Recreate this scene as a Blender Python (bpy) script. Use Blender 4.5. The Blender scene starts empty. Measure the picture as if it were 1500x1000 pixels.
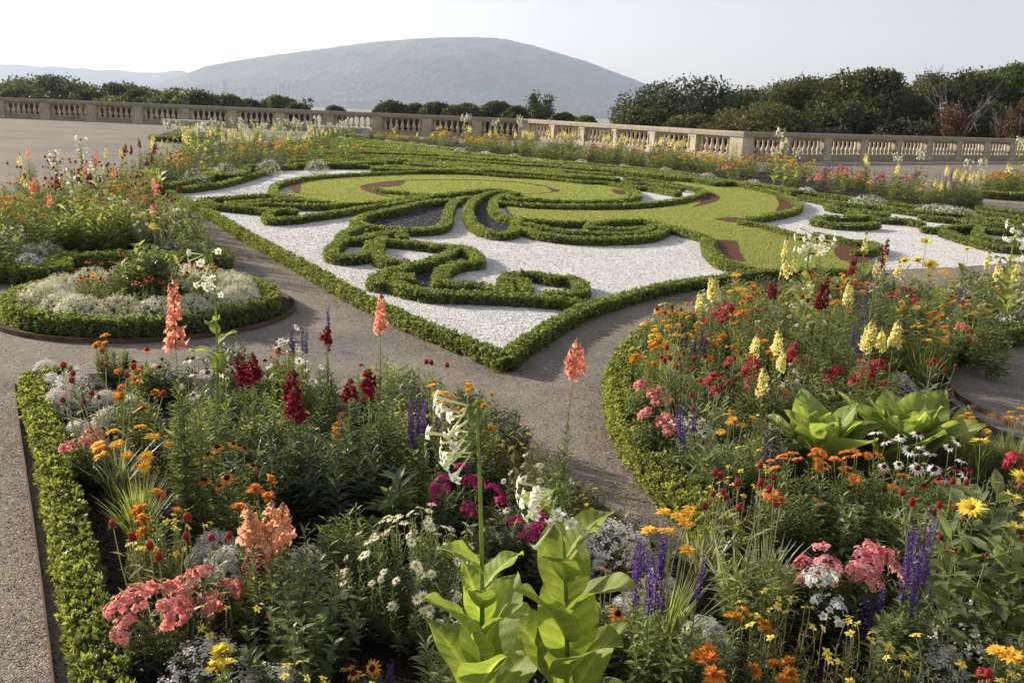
import bpy, math, time
import numpy as np
from mathutils import Matrix, Vector
T0 = time.time()
SC = bpy.context.scene
COL = SC.collection
PI = math.pi
rng = np.random.default_rng(7)

# ------------------------------------------------------------------ camera model (photo is 1500 x 1000)
FPX, CAMH, PITCH, ROLL = 1400.0, 1.65, math.atan(342 / 1400), math.radians(2.3)
cam_pos = np.array([0, 0, CAMH])
_F = np.array([0, math.cos(PITCH), -math.sin(PITCH)])
_U0 = np.array([0, math.sin(PITCH), math.cos(PITCH)])
_R0 = np.array([1.0, 0, 0])
_U = _U0 * math.cos(ROLL) - _R0 * math.sin(ROLL)
_R = _R0 * math.cos(ROLL) + _U0 * math.sin(ROLL)

def ray(x, y):
    return _F + ((x - 750) / FPX) * _R - ((y - 500) / FPX) * _U
def at(x, y, z=0.0):
    """point of the photograph -> world point at height z"""
    d = ray(x, y)
    t = (z - CAMH) / d[2]
    if t <= 0 or t > 400: t = 400
    p = cam_pos + d * t
    return np.array([p[0], p[1], z])
def at_dist(x, Y, z=0.0):
    d = ray(x, 200)
    t = Y / d[1]
    return np.array([d[0] * t, Y, z])
def px(p):
    v = np.asarray(p, float) - cam_pos
    w = v @ _F
    return 750 + FPX * (v @ _R) / w, 500 - FPX * (v @ _U) / w

cam = bpy.data.cameras.new('camera')
cam.sensor_width = 36; cam.lens = FPX / 1500 * 36
cam.clip_start = 0.05; cam.clip_end = 60000
co = bpy.data.objects.new('camera', cam); COL.objects.link(co)
M = Matrix.Identity(4)
for i in range(3):
    M[i][0] = _R[i]; M[i][1] = _U[i]; M[i][2] = -_F[i]; M[i][3] = cam_pos[i]
co.matrix_world = M
SC.camera = co

# ------------------------------------------------------------------ materials
MATS = {}
def newmat(name):
    m = bpy.data.materials.new(name); m.use_nodes = True
    nt = m.node_tree
    for n in list(nt.nodes): nt.nodes.remove(n)
    out = nt.nodes.new('ShaderNodeOutputMaterial')
    MATS[name] = m
    return m, nt, out
def N(nt, t, **kw):
    n = nt.nodes.new(t)
    for k, v in kw.items():
        if k in n.inputs.keys() if hasattr(n.inputs, 'keys') else False: n.inputs[k].default_value = v
        else: setattr(n, k, v)
    return n
def leafmat(name, trans, rough, spec, var=.25, tr_tint=(1, 1, 1)):
    m, nt, out = newmat(name)
    at_ = N(nt, 'ShaderNodeAttribute', attribute_name='col')
    nz = N(nt, 'ShaderNodeTexNoise'); nz.inputs['Scale'].default_value = 45
    tc = N(nt, 'ShaderNodeTexCoord'); nt.links.new(tc.outputs['Object'], nz.inputs['Vector'])
    mr = N(nt, 'ShaderNodeMapRange'); mr.inputs[3].default_value = 1 - var; mr.inputs[4].default_value = 1 + var
    nt.links.new(nz.outputs['Fac'], mr.inputs[0])
    mul = N(nt, 'ShaderNodeVectorMath', operation='SCALE')
    nt.links.new(at_.outputs['Color'], mul.inputs[0]); nt.links.new(mr.outputs[0], mul.inputs['Scale'])
    p = N(nt, 'ShaderNodeBsdfPrincipled'); p.inputs['Roughness'].default_value = rough
    p.inputs['Specular IOR Level'].default_value = spec
    nt.links.new(mul.outputs[0], p.inputs['Base Color'])
    tr = N(nt, 'ShaderNodeBsdfTranslucent')
    tm = N(nt, 'ShaderNodeVectorMath', operation='MULTIPLY'); tm.inputs[1].default_value = tr_tint
    nt.links.new(mul.outputs[0], tm.inputs[0]); nt.links.new(tm.outputs[0], tr.inputs['Color'])
    mx = N(nt, 'ShaderNodeMixShader'); mx.inputs[0].default_value = trans
    nt.links.new(p.outputs[0], mx.inputs[1]); nt.links.new(tr.outputs[0], mx.inputs[2])
    nt.links.new(mx.outputs[0], out.inputs[0])
    return m
leafmat('leaf', .45, .46, .4, .2, (1.7, 1.65, .75))
leafmat('petal', .4, .6, .15, .12, (1.25, 1.2, 1.1))
leafmat('needle', .25, .6, .2, .3, (1.4, 1.4, .8))

def bigleafmat():
    """broad tobacco leaves: mottled, faintly blistered, soft sheen"""
    m, nt, out = newmat('big_leaf')
    a = N(nt, 'ShaderNodeAttribute', attribute_name='col'); tc = N(nt, 'ShaderNodeTexCoord')
    n1 = N(nt, 'ShaderNodeTexNoise'); n1.inputs['Scale'].default_value = 16; n1.inputs['Detail'].default_value = 6
    n2 = N(nt, 'ShaderNodeTexVoronoi'); n2.inputs['Scale'].default_value = 110; n2.feature = 'DISTANCE_TO_EDGE'
    n3 = N(nt, 'ShaderNodeTexNoise'); n3.inputs['Scale'].default_value = 38; n3.inputs['Detail'].default_value = 3
    for n in (n1, n2, n3): nt.links.new(tc.outputs['Object'], n.inputs['Vector'])
    r1 = N(nt, 'ShaderNodeMapRange'); r1.inputs[1].default_value = .3; r1.inputs[2].default_value = .7; r1.inputs[3].default_value = .82; r1.inputs[4].default_value = 1.18
    nt.links.new(n1.outputs['Fac'], r1.inputs[0])
    mul = N(nt, 'ShaderNodeVectorMath', operation='SCALE'); nt.links.new(a.outputs['Color'], mul.inputs[0]); nt.links.new(r1.outputs[0], mul.inputs['Scale'])
    rb = N(nt, 'ShaderNodeMapRange'); rb.inputs[1].default_value = .70; rb.inputs[2].default_value = .76; nt.links.new(n3.outputs['Fac'], rb.inputs[0])
    bl = N(nt, 'ShaderNodeMix', data_type='RGBA'); bl.inputs[7].default_value = (.20, .13, .04, 1); nt.links.new(rb.outputs[0], bl.inputs[0]); nt.links.new(mul.outputs[0], bl.inputs[6])
    bp = N(nt, 'ShaderNodeBump'); bp.inputs['Distance'].default_value = .0014; bp.inputs['Strength'].default_value = .5; nt.links.new(n2.outputs['Distance'], bp.inputs['Height'])
    b2 = N(nt, 'ShaderNodeBump'); b2.inputs['Distance'].default_value = .004; b2.inputs['Strength'].default_value = .7; nt.links.new(n1.outputs['Fac'], b2.inputs['Height']); nt.links.new(bp.outputs[0], b2.inputs['Normal'])
    p = N(nt, 'ShaderNodeBsdfPrincipled'); p.inputs['Roughness'].default_value = .58; p.inputs['Specular IOR Level'].default_value = .25
    nt.links.new(bl.outputs[2], p.inputs['Base Color']); nt.links.new(b2.outputs[0], p.inputs['Normal'])
    tr = N(nt, 'ShaderNodeBsdfTranslucent'); tm = N(nt, 'ShaderNodeVectorMath', operation='MULTIPLY'); tm.inputs[1].default_value = (1.45, 1.45, .75)
    nt.links.new(bl.outputs[2], tm.inputs[0]); nt.links.new(tm.outputs[0], tr.inputs['Color']); nt.links.new(b2.outputs[0], tr.inputs['Normal'])
    mx = N(nt, 'ShaderNodeMixShader'); mx.inputs[0].default_value = .45
    nt.links.new(p.outputs[0], mx.inputs[1]); nt.links.new(tr.outputs[0], mx.inputs[2]); nt.links.new(mx.outputs[0], out.inputs[0])
bigleafmat()

def ramp(nt, fac, stops):
    r = N(nt, 'ShaderNodeValToRGB')
    e = r.color_ramp.elements
    while len(e) < len(stops): e.new(.5)
    for i, (p, c) in enumerate(stops):
        e[i].position = p; e[i].color = (*c, 1)
    nt.links.new(fac, r.inputs[0])
    return r.outputs[0]
def surf(name, layers, rough=.9, bump=None, spec=.2):
    """layers: list of (scale, stops, kind, mixfactor) ; world coordinates"""
    m, nt, out = newmat(name)
    geo = N(nt, 'ShaderNodeNewGeometry')
    p = N(nt, 'ShaderNodeBsdfPrincipled'); p.inputs['Roughness'].default_value = rough
    p.inputs['Specular IOR Level'].default_value = spec
    cur = None
    for (sc, stops, kind, mode, fac) in layers:
        if kind == 'noise':
            t = N(nt, 'ShaderNodeTexNoise'); t.inputs['Scale'].default_value = sc; t.inputs['Detail'].default_value = 6
            t.inputs['Roughness'].default_value = .65
            f = t.outputs['Fac']
        elif kind == 'vor':
            t = N(nt, 'ShaderNodeTexVoronoi'); t.inputs['Scale'].default_value = sc
            s = N(nt, 'ShaderNodeSeparateColor'); nt.links.new(t.outputs['Color'], s.inputs[0]); f = s.outputs[0]
        elif kind == 'vord':
            t = N(nt, 'ShaderNodeTexVoronoi'); t.inputs['Scale'].default_value = sc; f = t.outputs['Distance']
        nt.links.new(geo.outputs['Position'], t.inputs['Vector'])
        c = ramp(nt, f, stops)
        if cur is None: cur = c
        else:
            mx = N(nt, 'ShaderNodeMix', data_type='RGBA', blend_type=mode)
            mx.inputs[0].default_value = fac
            nt.links.new(cur, mx.inputs[6]); nt.links.new(c, mx.inputs[7]); cur = mx.outputs[2]
    nt.links.new(cur, p.inputs['Base Color'])
    if bump:
        prev = None
        for (sc, dist, kind) in bump:
            if kind == 'vor':
                t = N(nt, 'ShaderNodeTexVoronoi'); t.inputs['Scale'].default_value = sc; f = t.outputs['Distance']
            else:
                t = N(nt, 'ShaderNodeTexNoise'); t.inputs['Scale'].default_value = sc; t.inputs['Detail'].default_value = 5; f = t.outputs['Fac']
            nt.links.new(geo.outputs['Position'], t.inputs['Vector'])
            b = N(nt, 'ShaderNodeBump'); b.inputs['Distance'].default_value = dist; b.inputs['Strength'].default_value = 1
            b.invert = kind == 'vor'
            nt.links.new(f, b.inputs['Height'])
            if prev: nt.links.new(prev, b.inputs['Normal'])
            prev = b.outputs[0]
        nt.links.new(prev, p.inputs['Normal'])
    nt.links.new(p.outputs[0], out.inputs[0])
    return m
W1 = ((0, (.82,) * 3), (1, (1.0,) * 3))
surf('gravel', [(1.1, ((.3, (.275, .256, .230)), (.7, (.355, .332, .30))), 'noise', 'MIX', 1),
                (.35, ((.38, (.78, .79, .82)), (.62, (1.05, 1.0, .93))), 'noise', 'MULTIPLY', 1),
                (3.2, ((.4, (.86, .86, .86)), (.6, (1.08, 1.07, 1.05))), 'noise', 'MULTIPLY', .8),
                (170, ((0, (.45, .44, .42)), (.5, (.85, .83, .8)), (.93, (1.1, 1.06, 1.0)), (1, (1.7, 1.65, 1.6))), 'vor', 'MULTIPLY', .9),
                (60, ((.35, (.75, .75, .75)), (.65, (1.15, 1.12, 1.08))), 'noise', 'MULTIPLY', .8)],
     bump=[(170, .004, 'vor'), (12, .01, 'noise')])
surf('white_gravel', [(2.2, ((.3, (.70, .69, .69)), (.7, (.86, .845, .82))), 'noise', 'MIX', 1),
                (55, ((0, (.35, .35, .38)), (.12, (.66, .66, .68)), (.5, (.95, .94, .93)), (1, (1.12, 1.1, 1.06))), 'vor', 'MULTIPLY', 1)],
     bump=[(85, .012, 'vor')], rough=.85)
surf('black_gravel', [(60, ((0, (.006, .006, .009)), (.93, (.018, .018, .025)), (.955, (.06, .06, .07)), (1, (.6, .58, .58))), 'vor', 'MIX', 1)],
     bump=[(60, .012, 'vor')], rough=.8)
surf('red_gravel', [(75, ((0, (.05, .02, .013)), (.6, (.12, .045, .028)), (1, (.20, .09, .06))), 'vor', 'MIX', 1)],
     bump=[(75, .01, 'vor')])
surf('soil', [(9, ((.3, (.028, .02, .014)), (.7, (.055, .04, .029))), 'noise', 'MIX', 1),
              (120, ((0, (.6, .6, .6)), (.9, (1.1, 1.1, 1.1)), (.97, (2.6, 2.5, 2.4))), 'vor', 'MULTIPLY', 1)],
     bump=[(70, .01, 'vor'), (14, .03, 'noise')])
surf('lawn', [(1.5, ((.3, (.18, .205, .075)), (.7, (.23, .26, .095))), 'noise', 'MIX', 1),
              (90, ((.3, (.55, .6, .5)), (.7, (1.25, 1.2, 1.1))), 'noise', 'MULTIPLY', 1)],
     bump=[(120, .012, 'noise')])
surf('stone', [(2.5, ((.3, (.50, .44, .335)), (.7, (.66, .585, .46))), 'noise', 'MIX', 1),
               (14, ((.35, (.62, .6, .58)), (.6, (1.05, 1.02, 1.0))), 'noise', 'MULTIPLY', .8),
               (1.1, ((.45, (1, 1, 1)), (.62, (.72, .72, .66))), 'noise', 'MULTIPLY', .9)],
     bump=[(30, .01, 'noise'), (6, .02, 'noise')])
surf('stone_weathered', [(3.0, ((.3, (.27, .235, .18)), (.7, (.43, .38, .30))), 'noise', 'MIX', 1),
               (18, ((.35, (.6, .6, .55)), (.6, (1.1, 1.05, 1.0))), 'noise', 'MULTIPLY', .8)],
     bump=[(30, .012, 'noise')])
surf('bench_stone', [(5, ((.3, (.50, .50, .52)), (.7, (.62, .62, .63))), 'noise', 'MIX', 1)], bump=[(40, .003, 'noise')])
surf('bark', [(6, ((.3, (.07, .055, .04)), (.7, (.16, .13, .10))), 'noise', 'MIX', 1)], bump=[(20, .03, 'noise')])
surf('dead_wood', [(6, ((.3, (.13, .115, .10)), (.7, (.23, .205, .18))), 'noise', 'MIX', 1)], bump=[(20, .02, 'noise')])
surf('rusty_steel', [(8, ((.3, (.05, .035, .025)), (.7, (.15, .09, .055))), 'noise', 'MIX', 1)], rough=.7)
surf('fields', [(.006, ((.38, (.10, .14, .05)), (.46, (.40, .36, .22)), (.54, (.13, .16, .06)), (.62, (.34, .33, .2))), 'noise', 'MIX', 1),
                (.05, ((.4, (.7, .75, .7)), (.6, (1.1, 1.1, 1.1))), 'noise', 'MULTIPLY', .6)])
surf('forest', [(.004, ((.35, (.04, .055, .035)), (.55, (.065, .08, .05)), (.70, (.12, .12, .08))), 'noise', 'MIX', 1),
                (.05, ((.35, (.5, .5, .5)), (.65, (1.5, 1.5, 1.5))), 'noise', 'MULTIPLY', .8)],
     bump=[(.05, 18, 'noise')])
surf('facade', [(.05, ((.4, (.50, .47, .43)), (.6, (.70, .66, .60))), 'noise', 'MIX', 1)])
surf('facade_dark', [(.05, ((.4, (.10, .10, .11)), (.6, (.16, .16, .17))), 'noise', 'MIX', 1)])
surf('roof_tile', [(.05, ((.4, (.28, .12, .07)), (.6, (.36, .18, .12))), 'noise', 'MIX', 1)])
surf('pebble', [(40, ((0, (.16, .15, .14)), (.5, (.3, .28, .26)), (1, (.6, .57, .53))), 'vor', 'MIX', 1)])

# ------------------------------------------------------------------ mesh builder
def nrm(a):
    return a / np.maximum(np.linalg.norm(a, axis=-1, keepdims=True), 1e-9)
class MB:
    def __init__(s):
        s.V = []; s.C = []; s.F = {}; s.n = 0
    def add(s, V, faces, C=(.5, .5, .5), mat=0):
        V = np.asarray(V, float).reshape(-1, 3)
        C = np.asarray(C, float)
        if C.ndim == 1: C = np.tile(C[:3], (len(V), 1))
        s.V.append(V); s.C.append(C)
        for f in faces:
            f = np.asarray(f, int)
            if f.size: s.F.setdefault((f.shape[1], mat), []).append(f + s.n)
        s.n += len(V)
    def add_mb(s, o, Mx, tint=None):
        A = np.array(Mx)[:3, :3]; b = np.array(Mx)[:3, 3]
        V, C, F = o.arrays()
        s.V.append(V @ A.T + b); s.C.append(C if tint is None else C * tint)
        for k, f in F.items(): s.F.setdefault(k, []).append(f + s.n)
        s.n += len(V)
    def arrays(s):
        if len(s.V) > 1:
            s.V = [np.concatenate(s.V)]; s.C = [np.concatenate(s.C)]
            s.F = {k: [np.concatenate(v)] for k, v in s.F.items()}
        return s.V[0], s.C[0], {k: (v[0] if len(v) == 1 else np.concatenate(v)) for k, v in s.F.items()}
    def mesh(s, name, mats, smooth=None):
        if smooth is None: smooth = name == 'baluster' or mats[0] in ('leaf', 'petal', 'needle', 'bark', 'dead_wood', 'grit', 'big_leaf', 'soft_petal')
        V, C, F = s.arrays()
        me = bpy.data.meshes.new(name)
        keys = sorted(F.keys())
        nl = sum(F[k].size for k in keys); nf = sum(len(F[k]) for k in keys)
        me.vertices.add(len(V)); me.vertices.foreach_set('co', V.astype(np.float32).ravel())
        me.loops.add(nl); me.polygons.add(nf)
        me.loops.foreach_set('vertex_index', np.concatenate([F[k].ravel() for k in keys]).astype(np.int32))
        st = []; mi = []; p = 0
        for k in keys:
            m = len(F[k]); st.append(p + np.arange(m) * k[0]); p += m * k[0]; mi.append(np.full(m, k[1]))
        me.polygons.foreach_set('loop_start', np.concatenate(st).astype(np.int32))
        me.polygons.foreach_set('material_index', np.concatenate(mi).astype(np.int32))
        me.polygons.foreach_set('use_smooth', np.full(nf, bool(smooth)))
        for m in mats: me.materials.append(MATS[m])
        a = me.attributes.new('col', 'FLOAT_COLOR', 'POINT')
        a.data.foreach_set('color', np.concatenate([C, np.ones((len(C), 1))], 1).astype(np.float32).ravel())
        me.update(calc_edges=True)
        return me
    # -------- primitives
    def leaves(s, P, D, Nn, L, W, C, kind=4, curl=.12, fold=.18, mat=0, tip=1.0):
        P = np.atleast_2d(P); n = len(P)
        D = nrm(np.broadcast_to(D, (n, 3)).astype(float)); Nn = np.broadcast_to(Nn, (n, 3)).astype(float)
        L = np.broadcast_to(L, (n,))[:, None]; W = np.broadcast_to(W, (n,))[:, None]
        C = np.broadcast_to(C, (n, 3)).astype(float)
        S = nrm(np.cross(D, Nn)); U = np.cross(S, D)
        if kind == 4:
            v = [P, P + D * L * .5 + S * W * .5 + U * W * fold, P + D * L - U * L * curl, P + D * L * .5 - S * W * .5 + U * W * fold]
            V = np.stack(v, 1).reshape(-1, 3)
            cc = np.stack([C * .85, C, C * tip, C], 1).reshape(-1, 3)
            b = np.arange(n)[:, None] * 4
            s.add(V, [np.concatenate([b + [0, 1, 2], b + [0, 2, 3]])], cc, mat)
        else:
            def q(t, w): return P + D * L * t + S * W * .5 * w + U * (W * fold * abs(w) - L * curl * t * t * 1.5)
            v = [q(0, 0), q(.28, 0), q(.66, 0), q(1, 0), q(.28, .95), q(.66, .8), q(.28, -.95), q(.66, -.8)]
            V = np.stack(v, 1).reshape(-1, 3)
            cc = np.stack([C * .9, C * 1.08, C * 1.1, C * tip, C, C, C, C], 1).reshape(-1, 3)
            b = np.arange(n)[:, None] * 8
            s.add(V, [np.concatenate([b + [0, 4, 1], b + [2, 5, 3], b + [0, 1, 6], b + [2, 3, 7]]),
                      np.concatenate([b + [1, 4, 5, 2], b + [1, 2, 7, 6]])], cc, mat)
    def tubes(s, paths, radii, C, sides=4, mat=0):
        """paths (n,k,3), radii (n,k) or (k,)"""
        paths = np.asarray(paths, float)
        if paths.ndim == 2: paths = paths[None]
        n, k, _ = paths.shape
        radii = np.broadcast_to(radii, (n, k))
        T = np.gradient(paths, axis=1); T = nrm(T)
        ref = np.where(np.abs(T[..., 2:3]) > .9, np.array([1., 0, 0]), np.array([0, 0, 1.]))
        A = nrm(np.cross(T, ref)); B = np.cross(T, A)
        th = np.arange(sides) / sides * 2 * PI
        V = paths[:, :, None] + radii[:, :, None, None] * (A[:, :, None] * np.cos(th)[:, None] + B[:, :, None] * np.sin(th)[:, None])
        idx = np.arange(n * k * sides).reshape(n, k, sides)
        f = np.stack([idx[:, :-1], np.roll(idx, -1, 2)[:, :-1], np.roll(idx, -1, 2)[:, 1:], idx[:, 1:]], -1).reshape(-1, 4)
        C = np.asarray(C, float)
        if C.ndim == 2: C = np.repeat(C, sides if n == 1 and len(C) == k else k * sides, 0)
        s.add(V.reshape(-1, 3), [f], C, mat)
        if sides >= 3:
            cap = idx[:, -1]; s.F.setdefault((sides, mat), []).append(cap + s.n - n * k * sides)
    def blobs(s, Cn, R, C, nu=8, nv=5, mat=0, up=None, lump=0):
        Cn = np.atleast_2d(Cn); n = len(Cn)
        R = np.asarray(R, float)
        if R.ndim == 0: R = np.full((n, 3), float(R))
        elif R.ndim == 1: R = np.tile(R, (n, 1)) if len(R) == 3 else np.repeat(R[:, None], 3, 1)
        v = np.linspace(0, PI, nv + 2)[1:-1]; u = np.arange(nu) / nu * 2 * PI
        pts = [[0, 0, 1]] + [[math.sin(a) * math.cos(b), math.sin(a) * math.sin(b), math.cos(a)] for a in v for b in u] + [[0, 0, -1]]
        pts = np.array(pts); m = len(pts)
        V = Cn[:, None] + pts[None] * R[:, None]
        if lump: V = V + rng.normal(0, lump, V.shape) * R[:, None]
        b = np.arange(n)[:, None] * m
        tri = []; quad = []
        for j in range(nu):
            j2 = (j + 1) % nu
            tri.append([0, 1 + j, 1 + j2]); tri.append([m - 1, m - 1 - nu + j2, m - 1 - nu + j])
            for i in range(nv - 1):
                quad.append([1 + i * nu + j, 1 + (i + 1) * nu + j, 1 + (i + 1) * nu + j2, 1 + i * nu + j2])
        fs = [np.concatenate([b + t for t in tri])]
        if quad: fs.append(np.concatenate([b + t for t in quad]))
        C = np.asarray(C, float)
        if C.ndim == 2: C = np.repeat(C, m, 0)
        s.add(V.reshape(-1, 3), fs, C, mat)
    def box(s, lo, hi, C=(.5, .5, .5), mat=0, Mx=None):
        x0, y0, z0 = lo; x1, y1, z1 = hi
        V = np.array([[x0, y0, z0], [x1, y0, z0], [x1, y1, z0], [x0, y1, z0], [x0, y0, z1], [x1, y0, z1], [x1, y1, z1], [x0, y1, z1]], float)
        if Mx is not None:
            A = np.array(Mx); V = V @ A[:3, :3].T + A[:3, 3]
        s.add(V, [[[0, 3, 2, 1], [4, 5, 6, 7], [0, 1, 5, 4], [1, 2, 6, 5], [2, 3, 7, 6], [3, 0, 4, 7]]], C, mat)

# ------------------------------------------------------------------ scene objects
def link(name, data, parent=None, mx=None, loc=None):
    o = bpy.data.objects.new(name, data); COL.objects.link(o)
    if parent is not None: o.parent = parent
    if mx is not None: o.matrix_local = Matrix(np.array(mx).tolist())
    if loc is not None: o.location = loc
    return o
def tag(o, label=None, cat=None, group=None, kind=None):
    if label: o['label'] = label
    if cat: o['category'] = cat
    if group: o['group'] = group
    if kind: o['kind'] = kind
    return o
def structure(name, mb, mats, smooth=False, label=None):
    o = link(name, mb.mesh(name, mats, smooth)); o['kind'] = 'structure'
    if label: o['label'] = label
    return o
def inpoly(P, poly):
    x, y = P[:, 0], P[:, 1]; c = np.zeros(len(P), bool); n = len(poly)
    for i in range(n):
        x0, y0 = poly[i][:2]; x1, y1 = poly[(i + 1) % n][:2]
        k = ((y0 > y) != (y1 > y)) & (x < (x1 - x0) * (y - y0) / (y1 - y0 + 1e-12) + x0)
        c ^= k
    return c
def smooth_line(pts, step=.05, closed=False):
    P = np.array(pts, float)
    if closed: P = np.concatenate([P[-1:], P, P[:2]])
    else: P = np.concatenate([2 * P[:1] - P[1:2], P, 2 * P[-1:] - P[-2:-1]])
    out = []
    for i in range(1, len(P) - 2):
        p0, p1, p2, p3 = P[i - 1:i + 3]
        L = np.linalg.norm(p2 - p1); n = max(2, int(L / step))
        t = (np.arange(n) / n)[:, None]
        # centripetal-ish: damp tangents where the neighbours are far away
        m1 = (p2 - p0) * .5; m2 = (p3 - p1) * .5
        l1 = np.linalg.norm(m1); l2 = np.linalg.norm(m2)
        m1 = m1 / max(l1, 1e-6) * min(l1, L); m2 = m2 / max(l2, 1e-6) * min(l2, L)
        h = (2 * t**3 - 3 * t**2 + 1) * p1 + (t**3 - 2 * t**2 + t) * m1 + (-2 * t**3 + 3 * t**2) * p2 + (t**3 - t**2) * m2
        out.append(h)
    out.append(P[-2:-1])
    R = np.concatenate(out)
    return R
def wpoly(pxs, z=0.0, smooth=True):
    P = np.array([at(x, y, z)[:2] for x, y in pxs])
    if smooth: P = smooth_line(P, .15, closed=True)[:-1]
    return P
def sheet(name, pxs, z, mat, smooth=True, edge=0.0, label=None, world=False):
    """a flat patch cut along a traced outline; edge > 0 gives it a low side"""
    P = np.array(pxs, float) if world else wpoly(pxs, 0.0, smooth)
    import bmesh
    bm = bmesh.new()
    vs = [bm.verts.new((x, y, z)) for x, y in P]
    f = bm.faces.new(vs)
    if f.normal.z < 0: bm.normal_update()
    bm.normal_update()
    if f.normal.z < 0: f.normal_flip()
    if edge > 0:
        lo = [bm.verts.new((x, y, z - edge)) for x, y in P]
        for i in range(len(vs)):
            j = (i + 1) % len(vs)
            bm.faces.new((vs[i], lo[i], lo[j], vs[j]))
    bmesh.ops.triangulate(bm, faces=[f])
    me = bpy.data.meshes.new(name); bm.to_mesh(me); bm.free()
    me.materials.append(MATS[mat])
    o = link(name, me); o['kind'] = 'structure'
    if label: o['label'] = label
    return P

PXM = 1024 / 1500 * FPX          # pixels per metre at 1 m in the final render
# ================================================================== sky, sun, air
SUN_AZ, SUN_EL = math.radians(58), math.radians(18.5)      # left of the view direction
SUN_STR, SKY_STR, EXPO = 4.5, .088, 1.1
HAZE_D = 1.2e-4
sv = Vector((-math.sin(SUN_AZ) * math.cos(SUN_EL), math.cos(SUN_AZ) * math.cos(SUN_EL), math.sin(SUN_EL)))
sl = bpy.data.lights.new('sun', 'SUN'); sl.energy = SUN_STR; sl.angle = math.radians(1.5); sl.color = (1, .90, .77)
so = link('sun', sl); so.rotation_euler = sv.to_track_quat('Z', 'Y').to_euler()
w = bpy.data.worlds.new('World'); SC.world = w; w.use_nodes = True
nt = w.node_tree; bg = nt.nodes['Background']; bg.inputs[1].default_value = SKY_STR
sky = nt.nodes.new('ShaderNodeTexSky'); sky.sky_type = 'NISHITA'; sky.sun_disc = False
sky.sun_elevation = SUN_EL; sky.sun_rotation = -SUN_AZ; sky.air_density = 1.0; sky.dust_density = .8; sky.ozone_density = 1.5
hs = nt.nodes.new('ShaderNodeHueSaturation'); hs.inputs['Saturation'].default_value = .45; nt.links.new(sky.outputs[0], hs.inputs['Color']); wm = nt.nodes.new('ShaderNodeVectorMath'); wm.operation = 'MULTIPLY'; wm.inputs[1].default_value = (1.08, .975, .92); nt.links.new(hs.outputs[0], wm.inputs[0]); nt.links.new(wm.outputs[0], bg.inputs[0])
SC.view_settings.view_transform = 'Standard'; SC.view_settings.look = 'None'
SC.view_settings.exposure = EXPO; SC.view_settings.gamma = 1
SC.render.film_transparent = False
cy = SC.cycles
cy.max_bounces = 7; cy.diffuse_bounces = 3; cy.transmission_bounces = 5; cy.glossy_bounces = 2; cy.volume_bounces = 0
cy.transparent_max_bounces = 4
cy.use_denoising = True
try: cy.denoiser = 'OPENIMAGEDENOISE'
except Exception: pass

def make_haze():
    m, nt, out = newmat('haze_air')
    v = nt.nodes.new('ShaderNodeVolumePrincipled')
    v.inputs['Density'].default_value = HAZE_D
    v.inputs['Color'].default_value = (.66, .80, 1.0, 1)
    v.inputs['Anisotropy'].default_value = .25
    nt.links.new(v.outputs[0], out.inputs['Volume'])
    mb = MB(); mb.box((-9000, -600, -27), (9000, 9300, 640))
    o = link('haze', mb.mesh('haze', ['haze_air'])); o['kind'] = 'stuff'
    o['label'] = 'pale morning haze over the plain and the hill'
make_haze()

# ================================================================== terrace, plain, hills
C1 = at_dist(772, 52.0); C2 = at_dist(1087, 38.0)
dB = (C2 - C1)[:2]; dB = dB / np.linalg.norm(dB)
cA = at_dist(0, 55.0); dA = (cA - C1)[:2]; dA = dA / np.linalg.norm(dA)
aC = math.radians(38); dC = np.array([math.cos(aC), math.sin(aC)])
NA, NB, NC = 13, 6, 12
C0 = C1[:2] + dA * 2.7 * NA
BAYB = np.linalg.norm((C2 - C1)[:2]) / NB
C3 = C2[:2] + dC * 2.7 * NC
edge = [C0 + dA * 60, C0, C1[:2], C2[:2], C3, C3 + dC * 60]

def make_ground():
    # the terrace: one sheet out to just behind the balustrade, then the bank falls to the plain
    th = np.linspace(-PI, PI, 361)[:-1]
    R = []
    for t in th:
        d = np.array([math.sin(t), math.cos(t)]); best = 75.0
        for a, b in zip(edge[:-1], edge[1:]):
            e = b - a; den = d[0] * e[1] - d[1] * e[0]
            if abs(den) < 1e-9: continue
            r = (a[0] * e[1] - a[1] * e[0]) / den; s = (a[0] * d[1] - a[1] * d[0]) / den
            if r > 0 and -1e-6 <= s <= 1 + 1e-6: best = min(best, r + 1.2)
        R.append(best)
    R = np.array(R)
    rings = [(0.0, 0, 0), (.25, 0, 0), (.6, 0, 0), (1, 0, 0)]
    V = []
    for f, a, z in rings: V.append(np.stack([np.sin(th) * R * f, np.cos(th) * R * f, np.full(360, z)], 1))
    n = len(rings); idx = np.arange(n * 360).reshape(n, 360)
    fc = np.stack([idx[:-1], idx[1:], np.roll(idx, -1, 1)[1:], np.roll(idx, -1, 1)[:-1]], -1).reshape(-1, 4)
    mb = MB(); mb.add(np.concatenate(V), [fc]); structure('gravel_ground', mb, ['gravel'], label='raked grey brown gravel of the garden terrace')
    V = []; outs = [(0, -.01), (1.5, -1.5), (14, -6), (45, -11), (110, -18), (260, -25), (900, -25), (3000, -25), (9200, -25)]
    for a, z in outs:
        rr = R + a if a < 4000 else np.full(360, 12000.0)
        V.append(np.stack([np.sin(th) * rr, np.cos(th) * rr, np.full(360, float(z))], 1))
    n = len(outs); idx = np.arange(n * 360).reshape(n, 360)
    fc = np.stack([idx[:-1], idx[1:], np.roll(idx, -1, 1)[1:], np.roll(idx, -1, 1)[:-1]], -1).reshape(-1, 4)
    mb = MB(); mb.add(np.concatenate(V), [fc]); structure('plain', mb, ['fields'], label='flat farmland below the terrace reaching the hills')
make_ground()

def terrain_z(x, y):
    d = np.hypot(x, y)
    return -8 if d < 85 else (-13 if d < 130 else -20)

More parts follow.
